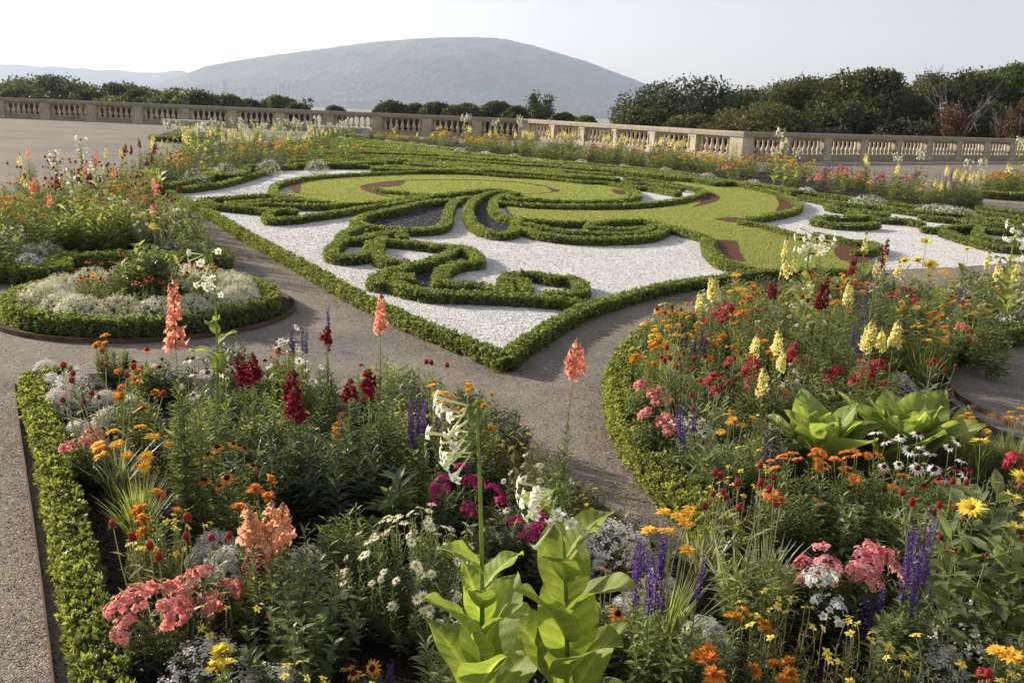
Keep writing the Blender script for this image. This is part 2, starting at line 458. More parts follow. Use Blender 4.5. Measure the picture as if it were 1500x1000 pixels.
def vnoise(x, y, seed):
    r = np.random.default_rng(seed); g = r.random((64, 64))
    xi = np.floor(x).astype(int); yi = np.floor(y).astype(int); fx = x - xi; fy = y - yi
    fx = fx * fx * (3 - 2 * fx); fy = fy * fy * (3 - 2 * fy)
    a = g[xi % 64, yi % 64]; b = g[(xi + 1) % 64, yi % 64]; c = g[xi % 64, (yi + 1) % 64]; d = g[(xi + 1) % 64, (yi + 1) % 64]
    return a * (1 - fx) * (1 - fy) + b * fx * (1 - fy) + c * (1 - fx) * fy + d * fx * fy
def fbm(x, y, seed, o=5):
    s = 0; a = .5
    for i in range(o): s = s + a * (vnoise(x * 2**i, y * 2**i, seed + i) - .5); a *= .55
    return s
def ridge_height(skyline, Yr, X):
    xs, zs = [], []
    for (x, y) in skyline:
        d = ray(x, y); t = Yr / d[1]; xs.append(d[0] * t); zs.append(CAMH + d[2] * t + 25)
    return np.interp(X, xs, zs, left=0, right=0)
SKY1 = [(120, 146), (170, 139), (220, 126), (265, 112), (300, 98), (350, 89), (400, 81.5), (450, 75), (500, 68), (550, 62), (600, 58), (650, 55.5), (700, 55), (740, 57.5), (780, 67), (820, 79), (860, 91), (900, 106), (930, 117), (970, 134), (1000, 150), (1040, 166), (1080, 176)]
SKY2 = [(-300, 86), (-100, 92), (0, 95), (30, 95), (60, 98), (85, 96.5), (110, 100), (150, 103), (170, 102), (200, 106), (240, 107.5), (262, 104), (290, 109), (330, 125), (380, 146)]
Y1, Y2 = 6500.0, 8700.0
def hill_z(X, Y):
    H = ridge_height(SKY1, Y1, X * Y1 / np.clip(Y, 3000, Y1))
    v = np.clip((Y - 3600) / (Y1 - 3600), 0, 1.0)
    s = np.clip((v - .22) / .78, 0, 1); s = s * s * (3 - 2 * s)
    S = .10 * np.clip(v * 2, 0, 1) + .90 * s
    back = np.clip((Y - Y1) / 2200, 0, 1)
    base = H * S * (1 - back * back)
    n = fbm(X / 620 + 9, Y / 900 + 3, 11) * 170 + (.5 - np.abs(fbm(X / 260, Y / 520, 31, 4)) * 3) * 14
    amp = np.clip((v - .3) * 2.5, 0, 1) * np.clip((1 - v) * 5, 0.05, 1) * np.clip(H / 150, 0, 1)
    foot = 60 * np.exp(-(((X - (-520)) / 520) ** 2 + ((Y - 5000) / 420) ** 2)) + 10 * np.exp(-(((X + 1400) / 900) ** 2 + ((Y - 4700) / 350) ** 2))
    tree = fbm(X / 28, Y / 28, 51, 2) * 13 * np.clip(H / 100, 0, 1)
    Z = base + n * amp * .75 + foot * np.clip(v * 6, 0, 1)
    cap = np.where(Y < Y1, H * np.clip(Y / Y1, .3, 1) + 26 * (1 - np.clip(Y / Y1, 0, 1)) + np.where(v > .6, 0, 80), 1e9)
    return np.minimum(Z, cap) + tree - 25.5
def make_hills():
    X = np.linspace(-3400, 1900, 520); Y = np.concatenate([np.linspace(3500, 6600, 210), np.linspace(6640, 8500, 20)])
    XX, YY = np.meshgrid(X, Y); Z = hill_z(XX, YY)
    idx = np.arange(XX.size).reshape(XX.shape)
    fc = np.stack([idx[:-1, :-1], idx[:-1, 1:], idx[1:, 1:], idx[1:, :-1]], -1).reshape(-1, 4)
    mb = MB(); mb.add(np.stack([XX, YY, Z], -1).reshape(-1, 3), [fc]); structure('hill', mb, ['forest'], True, 'long wooded hill fading blue in the haze')
    X = np.linspace(-8500, -900, 300); Y = np.linspace(7400, 9200, 30)
    XX, YY = np.meshgrid(X, Y); H = ridge_height(SKY2, Y2, XX)
    v = np.clip((YY - 7400) / (Y2 - 7400), 0, 1); v = v * v * (3 - 2 * v)
    Z = H * v * (1 - .3 * np.clip((YY - Y2) / 500, 0, 1)) + fbm(XX / 120, YY / 120, 71, 3) * 20 * v - 26
    idx = np.arange(XX.size).reshape(XX.shape)
    fc = np.stack([idx[:-1, :-1], idx[:-1, 1:], idx[1:, 1:], idx[1:, :-1]], -1).reshape(-1, 4)
    mb = MB(); mb.add(np.stack([XX, YY, Z], -1).reshape(-1, 3), [fc]); structure('distant_hills', mb, ['forest'], True, 'low pale ridge beyond the town')
make_hills()

# ---- the town at the foot of the hill
ORD = 'first second third fourth fifth sixth seventh eighth ninth tenth eleventh twelfth thirteenth fourteenth fifteenth sixteenth seventeenth eighteenth nineteenth'.split()
TENS = 'twentieth thirtieth fortieth fiftieth sixtieth seventieth eightieth ninetieth'.split()
TENP = 'twenty thirty forty fifty sixty seventy eighty ninety'.split()
def ordn(i):
    if i < 20: return ORD[i - 1]
    t, u = divmod(i, 10)
    return TENS[t - 2] if u == 0 else TENP[t - 2] + '-' + ORD[u - 1]
PENDING = []          # (px x, what, where, objects to label)
def later(o, x, what, where, cat, group=None):
    o['category'] = cat
    if group: o['group'] = group
    PENDING.append((x, what, where, o))
def resolve_labels():
    d = {}
    for x, what, where, o in PENDING: d.setdefault((what, where), []).append((x, o))
    for (what, where), l in d.items():
        l.sort(key=lambda t: t[0])
        for i, (x, o) in enumerate(l):
            o['label'] = f'{what} {where}' if len(l) == 1 else f'{ordn(i + 1)} {what} from the left {where}'

def tower(x, ytop, wpx, hpx, where, kind):
    Y = 4300.0; p = at_dist(x, Y); Wd = 1.35 * wpx / FPX * Y; Hh = hpx / FPX * Y
    d = ray(x, ytop); zt = CAMH + d[2] * Y / d[1]; zb = min(zt - Hh, float(hill_z(np.array([p[0]]), np.array([Y]))[0])) - 2
    r = link('apartment_tower' if kind == 'tower' else 'town_house', None); r.location = (p[0], Y, zb)
    h = zt - zb; dp = Wd * .8
    mb = MB(); mb.box((-Wd / 2, -dp / 2, 0), (Wd / 2, dp / 2, h)); link('wall', mb.mesh('wall', ['facade']), r)
    if kind == 'tower':
        mb = MB(); mb.box((-Wd * .2, -dp * .2, h), (Wd * .2, dp * .2, h + 3.5)); mb.box((-Wd / 2 - .4, -dp / 2 - .4, h), (Wd / 2 + .4, dp / 2 + .4, h + .7))
        link('roof', mb.mesh('roof', ['facade_dark']), r)
        mb = MB()
        for a in (-.38, .12):
            mb = MB(); mb.box((Wd * a, -dp / 2 - .15, 1.5), (Wd * (a + .26), -dp / 2 - .002, h - 1.5)); link('window_strip', mb.mesh('window_strip', ['facade_dark']), r)
    else:
        mb = MB(); a = Wd / 2 + .6; b = dp / 2 + .6
        mb.add([[-a, -b, h], [a, -b, h], [a, b, h], [-a, b, h], [-a, 0, h + 5], [a, 0, h + 5]], [[[0, 1, 5, 4], [2, 3, 4, 5], [0, 3, 2, 1]], [[0, 4, 3], [1, 2, 5]]])
        link('roof', mb.mesh('roof', ['roof_tile']), r)
        for k in range(3):
            mb = MB(); mb.box((-Wd * .4 + k * Wd * .3, -dp / 2 - .1, h * .3), (-Wd * .4 + k * Wd * .3 + Wd * .16, -dp / 2 - .002, h * .7)); link('window', mb.mesh('window', ['facade_dark']), r)
    later(r, x, 'pale high-rise block' if kind == 'tower' else 'small pale house', where, 'building', 'hazy town below the hill')
for (x, y, wp, hp) in [(297, 126, 5, 13), (305, 125, 4, 12), (313, 127, 4, 12), (320, 126, 3, 13), (331, 119.5, 2.5, 18), (334.5, 119.5, 2, 18), (349, 128, 3, 11), (361, 129, 3, 9), (394, 124, 3, 13), (406, 126, 2.5, 11),
                       (412, 123, 2.5, 15), (417, 124, 2.5, 13), (425, 123, 2.5, 14), (431, 124, 2, 12), (437, 126, 2, 9)]:
    tower(x, y, wp, hp, 'in the hazy town below the hill', 'tower')
for (x, y, wp, hp) in [(372, 131, 4, 3), (379, 131, 4, 3), (386, 132, 3, 3), (402, 138, 2.5, 2), (446, 133, 4, 3), (455, 134, 5, 2.5), (462, 135, 4, 2.5), (490, 132, 3, 3), (497, 134, 4, 2.5), (504, 133, 4, 3), (516, 131, 3, 2), (529, 131, 2.5, 2), (338, 139, 5, 2.5)]:
    tower(x, y, wp, hp, 'at the foot of the hill', 'house')
def mast():
    d = ray(303, 97); Y = Y1 - 20; X = d[0] * Y / d[1]; zb = float(hill_z(np.array([X]), np.array([Y]))[0]) - 3
    r = link('radio_mast', None); r.location = (X, Y, zb); tag(r, 'thin radio mast on the hill ridge above the town', 'mast')
    mb = MB(); mb.tubes([[0, 0, 0], [0, 0, 25], [0, 0, 58]], [2.2, 1.5, .6], (.5, .5, .5), 6); link('mast_tower', mb.mesh('mast_tower', ['facade']), r)
    mb = MB(); mb.tubes([[0, 0, 58], [0, 0, 70]], [.35, .2], (.5, .5, .5), 4); link('antenna', mb.mesh('antenna', ['facade_dark']), r)
mast()

# ================================================================== balustrade
WH = 1.10
def lathe(prof, sides=10):
    mb = MB(); p = np.array(prof); th = np.arange(sides) / sides * 2 * PI
    V = np.stack([p[:, 1][:, None] * np.cos(th), p[:, 1][:, None] * np.sin(th), np.repeat(p[:, 0][:, None], sides, 1)], -1)
    idx = np.arange(len(p) * sides).reshape(len(p), sides)
    f = np.stack([idx[:-1], np.roll(idx, -1, 1)[:-1], np.roll(idx, -1, 1)[1:], idx[1:]], -1).reshape(-1, 4)
    mb.add(V.reshape(-1, 3), [f]); return mb
_b = lathe([(.045, .052), (.07, .075), (.10, .055), (.14, .085), (.19, .105), (.24, .10), (.30, .075), (.38, .05), (.47, .042), (.50, .062), (.53, .045), (.56, .06), (.60, .075)])
_b.box((-.088, -.088, 0), (.088, .088, .05)); _b.box((-.085, -.085, .585), (.085, .085, .64))
BAL = _b.mesh('baluster', ['stone'])
def pier_mesh(w=.55, d=.34, z0=.0, z1=.90):
    mb = MB(); mb.box((-w / 2, -d / 2, z0), (w / 2, d / 2, z1))
    for s in (-1, 1):      # raised border round a sunk panel, both faces
        y0, y1 = (d / 2 + .002, d / 2 + .03) if s > 0 else (-d / 2 - .03, -d / 2 - .002)
        a = w / 2 - .03
        mb.box((-a, y0, .24), (-a + .055, y1, .86)); mb.box((a - .055, y0, .24), (a, y1, .86))
        mb.box((-a + .055, y0, .24), (a - .055, y1, .30)); mb.box((-a + .055, y0, .80), (a - .055, y1, .86))
    mb.box((-w / 2 - .02, -d / 2 - .04, 0), (w / 2 + .02, d / 2 + .04, .20))
    return mb.mesh('pier', ['stone'])
PIER = pier_mesh()
def balustrade(p, d, n, bay, label, endcap):
    r = link('balustrade', None); ang = math.atan2(d[1], d[0])
    r.location = (p[0], p[1], 0); r.rotation_euler = (0, 0, ang)
    tag(r, label, 'balustrade', 'sandstone balustrade around the terrace')
    L = n * bay
    mb = MB()
    for i in range(n):     # plinth blocks between the piers, joints left open by 1 cm
        mb.box((i * bay + .31, -.19, 0), ((i + 1) * bay - .31, .19, .18)); mb.box((i * bay + .29, -.15, .18), ((i + 1) * bay - .29, .15, .215))
    link('plinth', mb.mesh('plinth', ['stone_weathered']), r)
    mb = MB()
    for i in range(n):
        a, b = i * bay + (.0 if i else -.0) + .004, (i + 1) * bay - .004
        mb.box((a, -.15, .855), (b, .15, .90)); mb.box((a, -.22, .902), (b, .22, 1.03))
        mb.add([[a, -.22, 1.03], [b, -.22, 1.03], [b, .22, 1.03], [a, .22, 1.03], [a, -.15, 1.10], [b, -.15, 1.10], [b, .15, 1.10], [a, .15, 1.10]],
               [[[4, 5, 6, 7], [0, 1, 5, 4], [1, 2, 6, 5], [2, 3, 7, 6], [3, 0, 4, 7]]])
    link('top_rail', mb.mesh('top_rail', ['stone_weathered']), r)
    for i in range(n + 1):
        o = link('pier', PIER, r, loc=(i * bay, 0, 0))
    k = 7; a0 = .36
    for i in range(n):
        for j in range(k):
            o = link('baluster', BAL, r, loc=(i * bay + a0 + .04 + (bay - 2 * a0 - .08) * j / (k - 1), 0, .215))
    return r
balustrade(C0, -dA, NA, 2.7, 'long shaded run of balustrade across the back with hazy hills behind', False)
balustrade(C1[:2], dB, NB, BAYB, 'sunlit run of balustrade coming forward to the corner pier', True)
balustrade(C2[:2] + dC * .0, dC, NC, 2.7, 'run of balustrade with shaded piers in front of the dark trees', False)
def corner(p, a, label):
    r = link('corner_pier', None); r.location = (p[0], p[1], 0); r.rotation_euler = (0, 0, a); tag(r, label, 'pier', 'corner piers of the balustrade')
    mb = MB(); mb.box((-.36, -.36, 0), (.36, .36, .20)); mb.box((-.32, -.32, .2), (.32, .32, .90)); link('pier_block', mb.mesh('pier_block', ['stone']), r)
    mb = MB(); mb.box((-.37, -.37, .901), (.37, .37, 1.035)); mb.add([[-.37, -.37, 1.035], [.37, -.37, 1.035], [.37, .37, 1.035], [-.37, .37, 1.035], [-.3, -.3, 1.108], [.3, -.3, 1.108], [.3, .3, 1.108], [-.3, .3, 1.108]], [[[4, 5, 6, 7], [0, 1, 5, 4], [1, 2, 6, 5], [2, 3, 7, 6], [3, 0, 4, 7]]])
    link('cap', mb.mesh('cap', ['stone_weathered']), r)
corner(C1, (math.atan2(dB[1], dB[0]) + math.atan2(-dA[1], -dA[0])) / 2, 'far corner pier where the shaded and sunlit balustrade runs meet')
corner(C2, aC, 'near corner pier where the sunlit and shaded balustrade runs meet')

# ---- benches
def bench(xl, xr, Y, label):
    a = at_dist(xl, Y); b = at_dist(xr, Y - .12); r = link('stone_bench', None)
    m = (a + b) / 2; L = np.linalg.norm(b - a); r.location = tuple(m); r.rotation_euler = (0, 0, math.atan2(b[1] - a[1], b[0] - a[0]))
    tag(r, label, 'bench', 'stone benches before the balustrade')
    mb = MB(); mb.box((-L / 2, -.26, .40), (L / 2, .26, .47)); mb.box((-L / 2 + .05, -.21, .36), (L / 2 - .05, .21, .398)); link('seat', mb.mesh('seat', ['bench_stone']), r)
    for s in (-1, 1):
        mb = MB(); x = s * (L / 2 - .2); mb.box((x - .14, -.20, .05), (x + .14, .20, .358)); mb.box((x - .18, -.23, 0), (x + .18, .23, .048)); link('leg', mb.mesh('leg', ['bench_stone']), r)
bench(240, 320, 47, 'pale stone bench before the balustrade by the yellow snapdragon bed')
bench(462, 542, 46, 'pale stone bench before the balustrade behind the far hedges')

# ================================================================== trees
def make_tree(name, x, ytop, D, wpx, zbot, col, label, group, leafsize, nleaf, shape='round', ncl=26, bare=False, cat='tree', seed=0, squash=1.0):
    r = np.random.default_rng(seed + int(x) * 7 + int(ytop))
    p = at_dist(x, D); d = ray(x, ytop); zt = CAMH + d[2] * D / d[1]
    z0 = terrain_z(p[0], p[1])
    R = wpx / FPX * D / 2; zbot = max(zbot, zt - 2.3 * R - 1.0); Hc = zt - zbot
    root = link(name, None); root.location = (p[0], D, z0); tag(root, label, cat, group)
    zt -= z0; zb = zbot - z0; zc = (zt + zb) / 2
    # clump centres fill the crown, more of them near its skin
    u = nrm(r.normal(size=(ncl, 3))); u[:, 2] = np.abs(u[:, 2]) * 1.1 - .35; u = nrm(u)
    rad = r.random(ncl) ** .45 * .84
    Cc = np.stack([u[:, 0] * rad * R, u[:, 1] * rad * R, zb + (Hc * .5) + u[:, 2] * rad * Hc * .5], 1)
    cr = (.24 + .2 * r.random(ncl)) * R * (26 / ncl) ** .2
    Cc[:, 2] = np.minimum(Cc[:, 2], zt - cr * .8)
    for j in range(min(ncl // 5, 9)):     # a rounded top: several clumps reach up to the outline
        q = (j / max(min(ncl // 5, 9) - 1, 1) - .5) * 1.3; Cc[j] = (q * R, r.normal() * R * .3, zb + Hc * .5 + Hc * .5 * math.sqrt(max(0, 1 - q * q * 1.25)) - cr[j] * .75)
    tone = .72 + .55 * r.random(ncl)
    k = r.integers(0, ncl, nleaf)
    v = nrm(r.normal(size=(nleaf, 3)))
    rr = (.45 + .6 * r.random(nleaf) ** .5 + .12 * r.normal(size=nleaf))
    P = Cc[k] + v * (cr[k] * rr)[:, None] * [1, 1, .72]
    Dn = nrm(v + r.normal(size=(nleaf, 3)) * .8 + [0, 0, -.25])
    hue = r.random((nleaf, 1))
    C = np.array(col) * (tone[k][:, None]) * (.75 + .5 * r.random((nleaf, 1))) * (1 + hue * np.array([.35, .12, -.1]))
    mb = MB(); mb.leaves(P, Dn, nrm(v + r.normal(size=(nleaf, 3)) * .5), leafsize * (.6 + .8 * r.random(nleaf)), leafsize * (.5 + .5 * r.random(nleaf)), C)
    link('crown', mb.mesh('crown', ['needle']), root)
    mb = MB()
    tr = .022 * (zt) + .08
    mid = np.array([r.normal() * .3, r.normal() * .3, zb + Hc * .25])
    mb.tubes([[0, 0, -.5], [mid[0] * .3, mid[1] * .3, mid[2] * .5], mid, [mid[0] * 1.5, mid[1] * 1.5, zt - Hc * .25]], [tr, tr * .8, tr * .6, tr * .2], (.3, .3, .3), 7)
    for c in Cc[:16]:
        s = mid * (.75 + .25 * r.random()); m2 = (s + c) / 2 + [0, 0, -.06 * Hc]
        mb.tubes([s, m2, c], [tr * .35, tr * .22, tr * .06], (.3, .3, .3), 5)
    link('trunk', mb.mesh('trunk', ['bark']), root)
GL, GR = 'trees below the terrace behind the long balustrade', 'dark trees behind the balustrade at the side'
dk = (.058, .075, .036); md = (.082, .100, .044); lt = (.12, .135, .06)
right = [  # x, ytop, D, w, tone, label
 (1012, 114, 82, 165, dk, 'broad dark oak at the end of the wood beside the open plain'),
 (1098, 130, 95, 110, dk, 'dark tree in the dip of the skyline between two oaks'),
 (950, 158, 78, 75, md, 'low bushy tree reaching out from the wood toward the fields'),
 (1110, 152, 66, 95, lt, 'lighter olive tree standing before the broad dark oak'),
 (1185, 112, 78, 120, md, 'rounded tree beside the tallest peak of the wood'),
 (1262, 101, 74, 118, md, 'tallest peaked tree of the wood left of the gap of sky'),
 (1312, 142, 76, 90, dk, 'shorter dark tree under the gap of sky'),
 (1232, 150, 66, 90, dk, 'shaded bushy tree in front of the tall peaked tree'),
 (1385, 105, 80, 110, md, 'spreading tree behind the bare dead tree'),
 (1450, 100, 84, 110, md, 'full green tree between the dead tree and the frame edge'),
 (1505, 90, 80, 110, (.085, .125, .04), 'bright green tree cut by the edge of the picture'),
 (1450, 150, 70, 100, dk, 'shaded undergrowth tree beneath the full green tree'),
 (1160, 172, 62, 90, md, 'scrubby bush directly behind the corner of the balustrade'),
 (1330, 176, 62, 80, dk, 'dark bush behind the balustrade below the gap of sky'),
 (1015, 168, 66, 80, md, 'green bush overhanging the sunlit balustrade'),
]
for i, (x, y, D, wp, c, lab) in enumerate(right):
    big = wp > 100
    make_tree('broadleaf_tree' if y < 160 else 'scrub_tree', x, y, D, wp * 1.62, -7 if big else -6, c, lab, GR, .25 if big else .22, 56000 if big else 30000, ncl=60 if big else 34, seed=i)
make_tree('rust_leaved_shrub', 1392, 150, 60, 44, -4, (.10, .062, .038), 'rust brown dying shrub under the bare dead tree', GR, .15, 2000, ncl=16, cat='shrub')
make_tree('rust_leaved_shrub', 1492, 150, 60, 46, -4, (.095, .065, .04), 'brownish shrub among green trees at the frame edge', GR, .15, 1800, ncl=16, cat='shrub')
make_tree('rust_leaved_shrub', 1045, 172, 58, 40, -4, (.10, .075, .05), 'pinkish brown thin shrub behind the sunlit balustrade', GR, .15, 2000, ncl=10, cat='shrub')
left = [(22, 119, 120, 78, 0), (88, 111, 115, 118, 0), (62, 140, 100, 60, 0), (140, 132, 110, 70, 0), (190, 122, 120, 92, 0), (228, 138, 105, 60, 0), (276, 130, 125, 92, 0), (163, 143, 95, 70, 1), (310, 143, 110, 50, 0), (337, 140, 110, 46, 1), (368, 147, 115, 40, 0),
        (410, 141, 118, 56, 1), (436, 152, 110, 30, 0), (-20, 128, 110, 60, 0), (50, 128, 108, 70, 0), (115, 124, 112, 64, 1), (212, 132, 112, 60, 0), (250, 138, 100, 56, 1), (298, 137, 108, 52, 0), (490, 157, 110, 26, 1), (574, 149, 115, 46, 0), (608, 153, 120, 26, 0), (640, 151, 115, 48, 0), (668, 156, 110, 34, 0), (684, 153, 112, 34, 1), (727, 150, 115, 52, 0), (755, 158, 105, 30, 0), (826, 167, 110, 34, 0), (858, 172, 100, 24, 1)]
wh = 'beyond the long shaded balustrade'
n0 = len(PENDING)
for i, (x, y, D, wp, t) in enumerate(left):
    make_tree('broadleaf_tree', x, y, D, wp * (1.5 if x < 330 else 1.3), -11, (.085, .112, .055) if t == 0 else (.12, .15, .065), 'x', GL, .32, int(6000 + wp * 330), ncl=int(20 + wp / 3), seed=50 + i)  # leaf colours painted lighter to suggest haze over these trees
    o = [q for q in COL.objects if q.type == 'EMPTY'][-1]
    later(o, x, ('large ' if wp > 70 else 'small ' if wp < 40 else 'mid-sized ') + ('yellow-green' if t else 'grey-green') + ' tree', wh, 'tree', GL)

def branchy(name, x, ytop, D, wpx, zbot, label, mat, leafcol=None, nl=0, seed=1, lean=0, cat='tree', group=None, spread=1.0):
    """a tree whose separate limbs show"""
    r = np.random.default_rng(seed); p = at_dist(x, D); d = ray(x, ytop); zt = CAMH + d[2] * D / d[1]
    z0 = terrain_z(p[0], p[1]); root = link(name, None); root.location = (p[0], D, z0); tag(root, label, cat, group)
    mb = MB(); tips = []
    R = wpx / FPX * D / 2; H = zt - z0
    def grow(s, dr, L, rad, lev):
        e = s + dr * L; m = s + dr * L * .5 + r.normal(size=3) * L * .05
        e2 = e + np.array([0, 0, L * .08])
        mb.tubes([s, m, e2], [rad, rad * .8, rad * .55], (.3, .3, .3), 5 if lev < 2 else 3)
        if lev >= 2: tips.append((e2, dr)); 
        if lev == 4: return
        for i in range(3 if lev else 5):
            nd = nrm(dr + r.normal(size=3) * (.52 if lev else .75) * spread + [0, 0, .12]); grow(m + (e2 - m) * (.3 + .7 * r.random()), nd, L * (.55 + .2 * r.random()), rad * .55, lev + 1)
    zb = zbot - z0
    mb.tubes([[0, 0, -.5], [lean * .3, 0, zb * .5], [lean * .5, 0, zb]], [.26, .2, .16], (.3, .3, .3), 6)
    grow(np.array([lean * .5, 0, zb]), nrm(np.array([lean * .3, 0, 1.0])), (H - zb) * .36, .13, 0)
    V, C_, F_ = mb.arrays()
    # fit the limbs to the measured spread and height
    up = V[:, 2] > zb
    sx = R / max(np.abs(V[:, 0]).max(), 1e-3); sz = (H - zb) / max(V[:, 2].max() - zb, 1e-3)
    def fit(Q):
        Q = np.array(Q, float); k = Q[..., 2] > zb
        Q[..., 0] = np.where(k, Q[..., 0] * sx, Q[..., 0]); Q[..., 1] = np.where(k, Q[..., 1] * sx, Q[..., 1])
        Q[..., 2] = np.where(k, zb + (Q[..., 2] - zb) * sz, Q[..., 2]); return Q
    mb.V[0] = fit(V)
    link('trunk', mb.mesh('trunk', [mat]), root)
    if nl:
        T = fit([t[0] for t in tips]); k = r.integers(0, len(T), nl)
        P = T[k] + r.normal(size=(nl, 3)) * R * .07
        lm = MB(); lm.leaves(P, nrm(r.normal(size=(nl, 3))), nrm(r.normal(size=(nl, 3))), .3, .17, np.array(leafcol) * (.6 + .8 * r.random((nl, 1)))); link('crown', lm.mesh('crown', ['needle']), root)
branchy('dead_tree', 1388, 92, 66, 150, -3.5, 'bare pale dead tree with forked limbs above the rusty shrub', 'dead_wood', seed=5, group=GR)
branchy('dead_tree', 1478, 112, 64, 70, -3.5, 'slender bare dead tree near the edge of the picture', 'dead_wood', seed=9, group=GR)
branchy('open_crowned_tree', 786, 139, 108, 82, -9, 'spiky open tree with upswept limbs rising at the corner of the balustrade', 'bark', (.055, .078, .03), 5200, seed=12, group=GL)
branchy('open_crowned_tree', 449, 146, 108, 20, -9, 'lone thin sapling showing above the long balustrade', 'bark', (.055, .078, .03), 900, seed=14, group=GL)
# ================================================================== the parterre: ground colours
BLK = []
HEDGE_OUT = [(246, 282), (290, 303), (350, 336), (420, 377), (490, 413), (560, 447), (650, 487), (738, 522), (790, 486), (850, 454), (905, 436), (975, 418), (1045, 408), (1110, 399), (1200, 398), (1300, 396), (1400, 392), (1490, 385),
             (1560, 376), (1580, 350), (1540, 333), (1450, 318), (1400, 308), (1340, 302), (1275, 292), (1182, 279), (1105, 269), (1037, 259), (978, 252), (900, 244), (800, 237), (712, 225), (636, 217), (568, 209), (452, 201), (425, 212), (440, 232), (400, 248), (330, 270)]
sheet('white_gravel', HEDGE_OUT, .004, 'white_gravel', smooth=False, label='white marble gravel filling the parterre')
BLK.append(sheet('black_gravel_bed', [(543, 325), (587, 315), (620, 307), (650, 297), (658, 300), (650, 318), (645, 330), (612, 336), (578, 335), (548, 331)], .008, 'black_gravel', label='black gravel bed inside the curled hedge, wider one'))
BLK.append(sheet('black_gravel_bed', [(694, 308), (704, 296), (718, 290), (722, 303), (730, 318), (748, 323), (748, 338), (733, 342), (710, 337), (698, 324)], .008, 'black_gravel', label='narrow black gravel bed beside the hedge horn'))
BLK.append(sheet('black_gravel_bed', [(600, 397), (640, 388), (652, 392), (645, 408), (636, 420), (612, 420), (598, 412)], .008, 'black_gravel', label='small black gravel bed in the scroll'))
BLK.append(sheet('black_gravel_bed', [(1398, 338), (1435, 336), (1430, 350), (1412, 348)], .008, 'black_gravel', label='black gravel bed among the side hedges'))
LAWNS = []; REDS = []
LAWN1 = [(424, 281), (440, 271), (470, 265), (520, 260), (590, 257), (660, 257), (730, 260), (800, 265), (850, 270), (900, 277), (922, 286), (905, 294), (850, 298), (790, 297), (735, 294), (690, 292), (640, 290), (600, 297), (550, 303), (500, 302), (455, 298), (432, 291)]
LAWNS.append(sheet('lawn', LAWN1, .035, 'lawn', edge=.03, label='spiral lawn inside the curled hedge'))
LAWN2 = [(742, 306), (780, 310), (860, 312), (930, 311), (990, 305), (1028, 294), (1036, 284), (1022, 275), (985, 268), (930, 262), (930, 259), (1010, 266), (1070, 273), (1120, 284), (1155, 295), (1160, 306), (1135, 315), (1095, 322), (1072, 327), (1120, 338), (1175, 350), (1225, 364), (1265, 376), (1275, 400), (1240, 420), (1180, 415), (1120, 400), (1080, 391), (1052, 378), (1040, 360), (1030, 349), (980, 338), (930, 328), (860, 328), (800, 328), (755, 320)]
LAWNS.append(sheet('lawn', LAWN2, .035, 'lawn', edge=.03, label='sweeping lawn between the hedges'))
for P, lab in [([(424, 278), (440, 272), (438, 287), (430, 285)], 'at the tip of the spiral lawn'),
          ([(527, 277), (540, 272), (560, 270), (592, 268), (583, 276), (553, 278), (556, 286), (580, 293), (562, 291), (538, 284)], 'curling inside the spiral lawn'),
          ([(803, 279), (820, 281), (815, 285)], 'small patch at the end of the grass groove'),
          ([(896, 280), (914, 282), (915, 289), (902, 287)], 'beside the ring hedge'),
          ([(1035, 286), (1053, 290), (1050, 298), (1014, 307), (1025, 300)], 'outside the ring hedge tip'),
          ([(1137, 291), (1158, 299), (1159, 308), (1136, 313), (1141, 303)], 'inside the far bend of the long hedge'),
          ([(1045, 324), (1080, 322), (1084, 330), (1060, 328)], 'in the notch of the lawn'),
          ([(1051, 356), (1078, 357), (1083, 372), (1090, 389), (1072, 384), (1056, 372)], 'at the root of the lawn tongue'),
          ([(1222, 368), (1250, 361), (1275, 366), (1270, 390), (1232, 386)], 'at the end of the lawn tongue')]:
    REDS.append(sheet('red_gravel_patch', P, .041, 'red_gravel', edge=.03, label='crushed red brick ' + lab))
REDS.append(sheet('grass_groove', [(527, 276), (556, 269.6), (590, 266.4), (640, 265.2), (700, 265.6), (760, 269), (800, 275), (816, 281), (810, 285), (780, 288), (755, 288), (755, 287), (780, 287), (806, 284), (811, 281), (797, 276.2), (760, 270.3), (700, 267.0), (640, 266.6), (590, 267.9), (556, 271), (531, 277)], .0375, 'soil', label='dark cut groove round the inner lawn', smooth=False))

# ---- beds of soil
BED1 = [(38, 548), (150, 548), (300, 556), (450, 572), (610, 600), (740, 648), (850, 715), (960, 800), (1050, 845), (1200, 880), (1400, 900), (1640, 920), (1900, 1300), (1000, 1500), (150, 1300), (120, 1000), (95, 850), (70, 700), (45, 600), (30, 560)]
BED2 = [(900, 545), (930, 505), (985, 474), (1060, 452), (1150, 442), (1250, 436), (1350, 432), (1450, 432), (1600, 440), (1680, 470), (1560, 486), (1500, 492), (1440, 503), (1395, 525), (1375, 553), (1395, 592), (1450, 625), (1520, 655), (1700, 700), (2000, 1000), (1700, 925), (1400, 905), (1200, 885), (1070, 850), (1010, 790), (950, 715), (905, 650), (888, 590)]
BED3 = [(-90, 345), (-30, 330), (40, 312), (100, 302), (150, 297), (195, 295), (228, 302), (250, 325), (290, 358), (338, 392), (322, 402), (260, 399), (240, 388), (175, 384), (90, 384), (86, 402), (0, 412), (-60, 420), (-140, 425)]
BED4 = [(195, 283), (228, 287), (312, 272), (306, 262), (313, 258), (358, 263), (376, 252), (398, 249), (470, 245), (545, 243), (520, 226), (440, 212), (350, 209), (280, 217), (240, 238), (215, 258)]
BED5 = [(222, 207), (260, 211), (300, 210), (345, 203), (330, 195), (260, 191), (232, 197)]
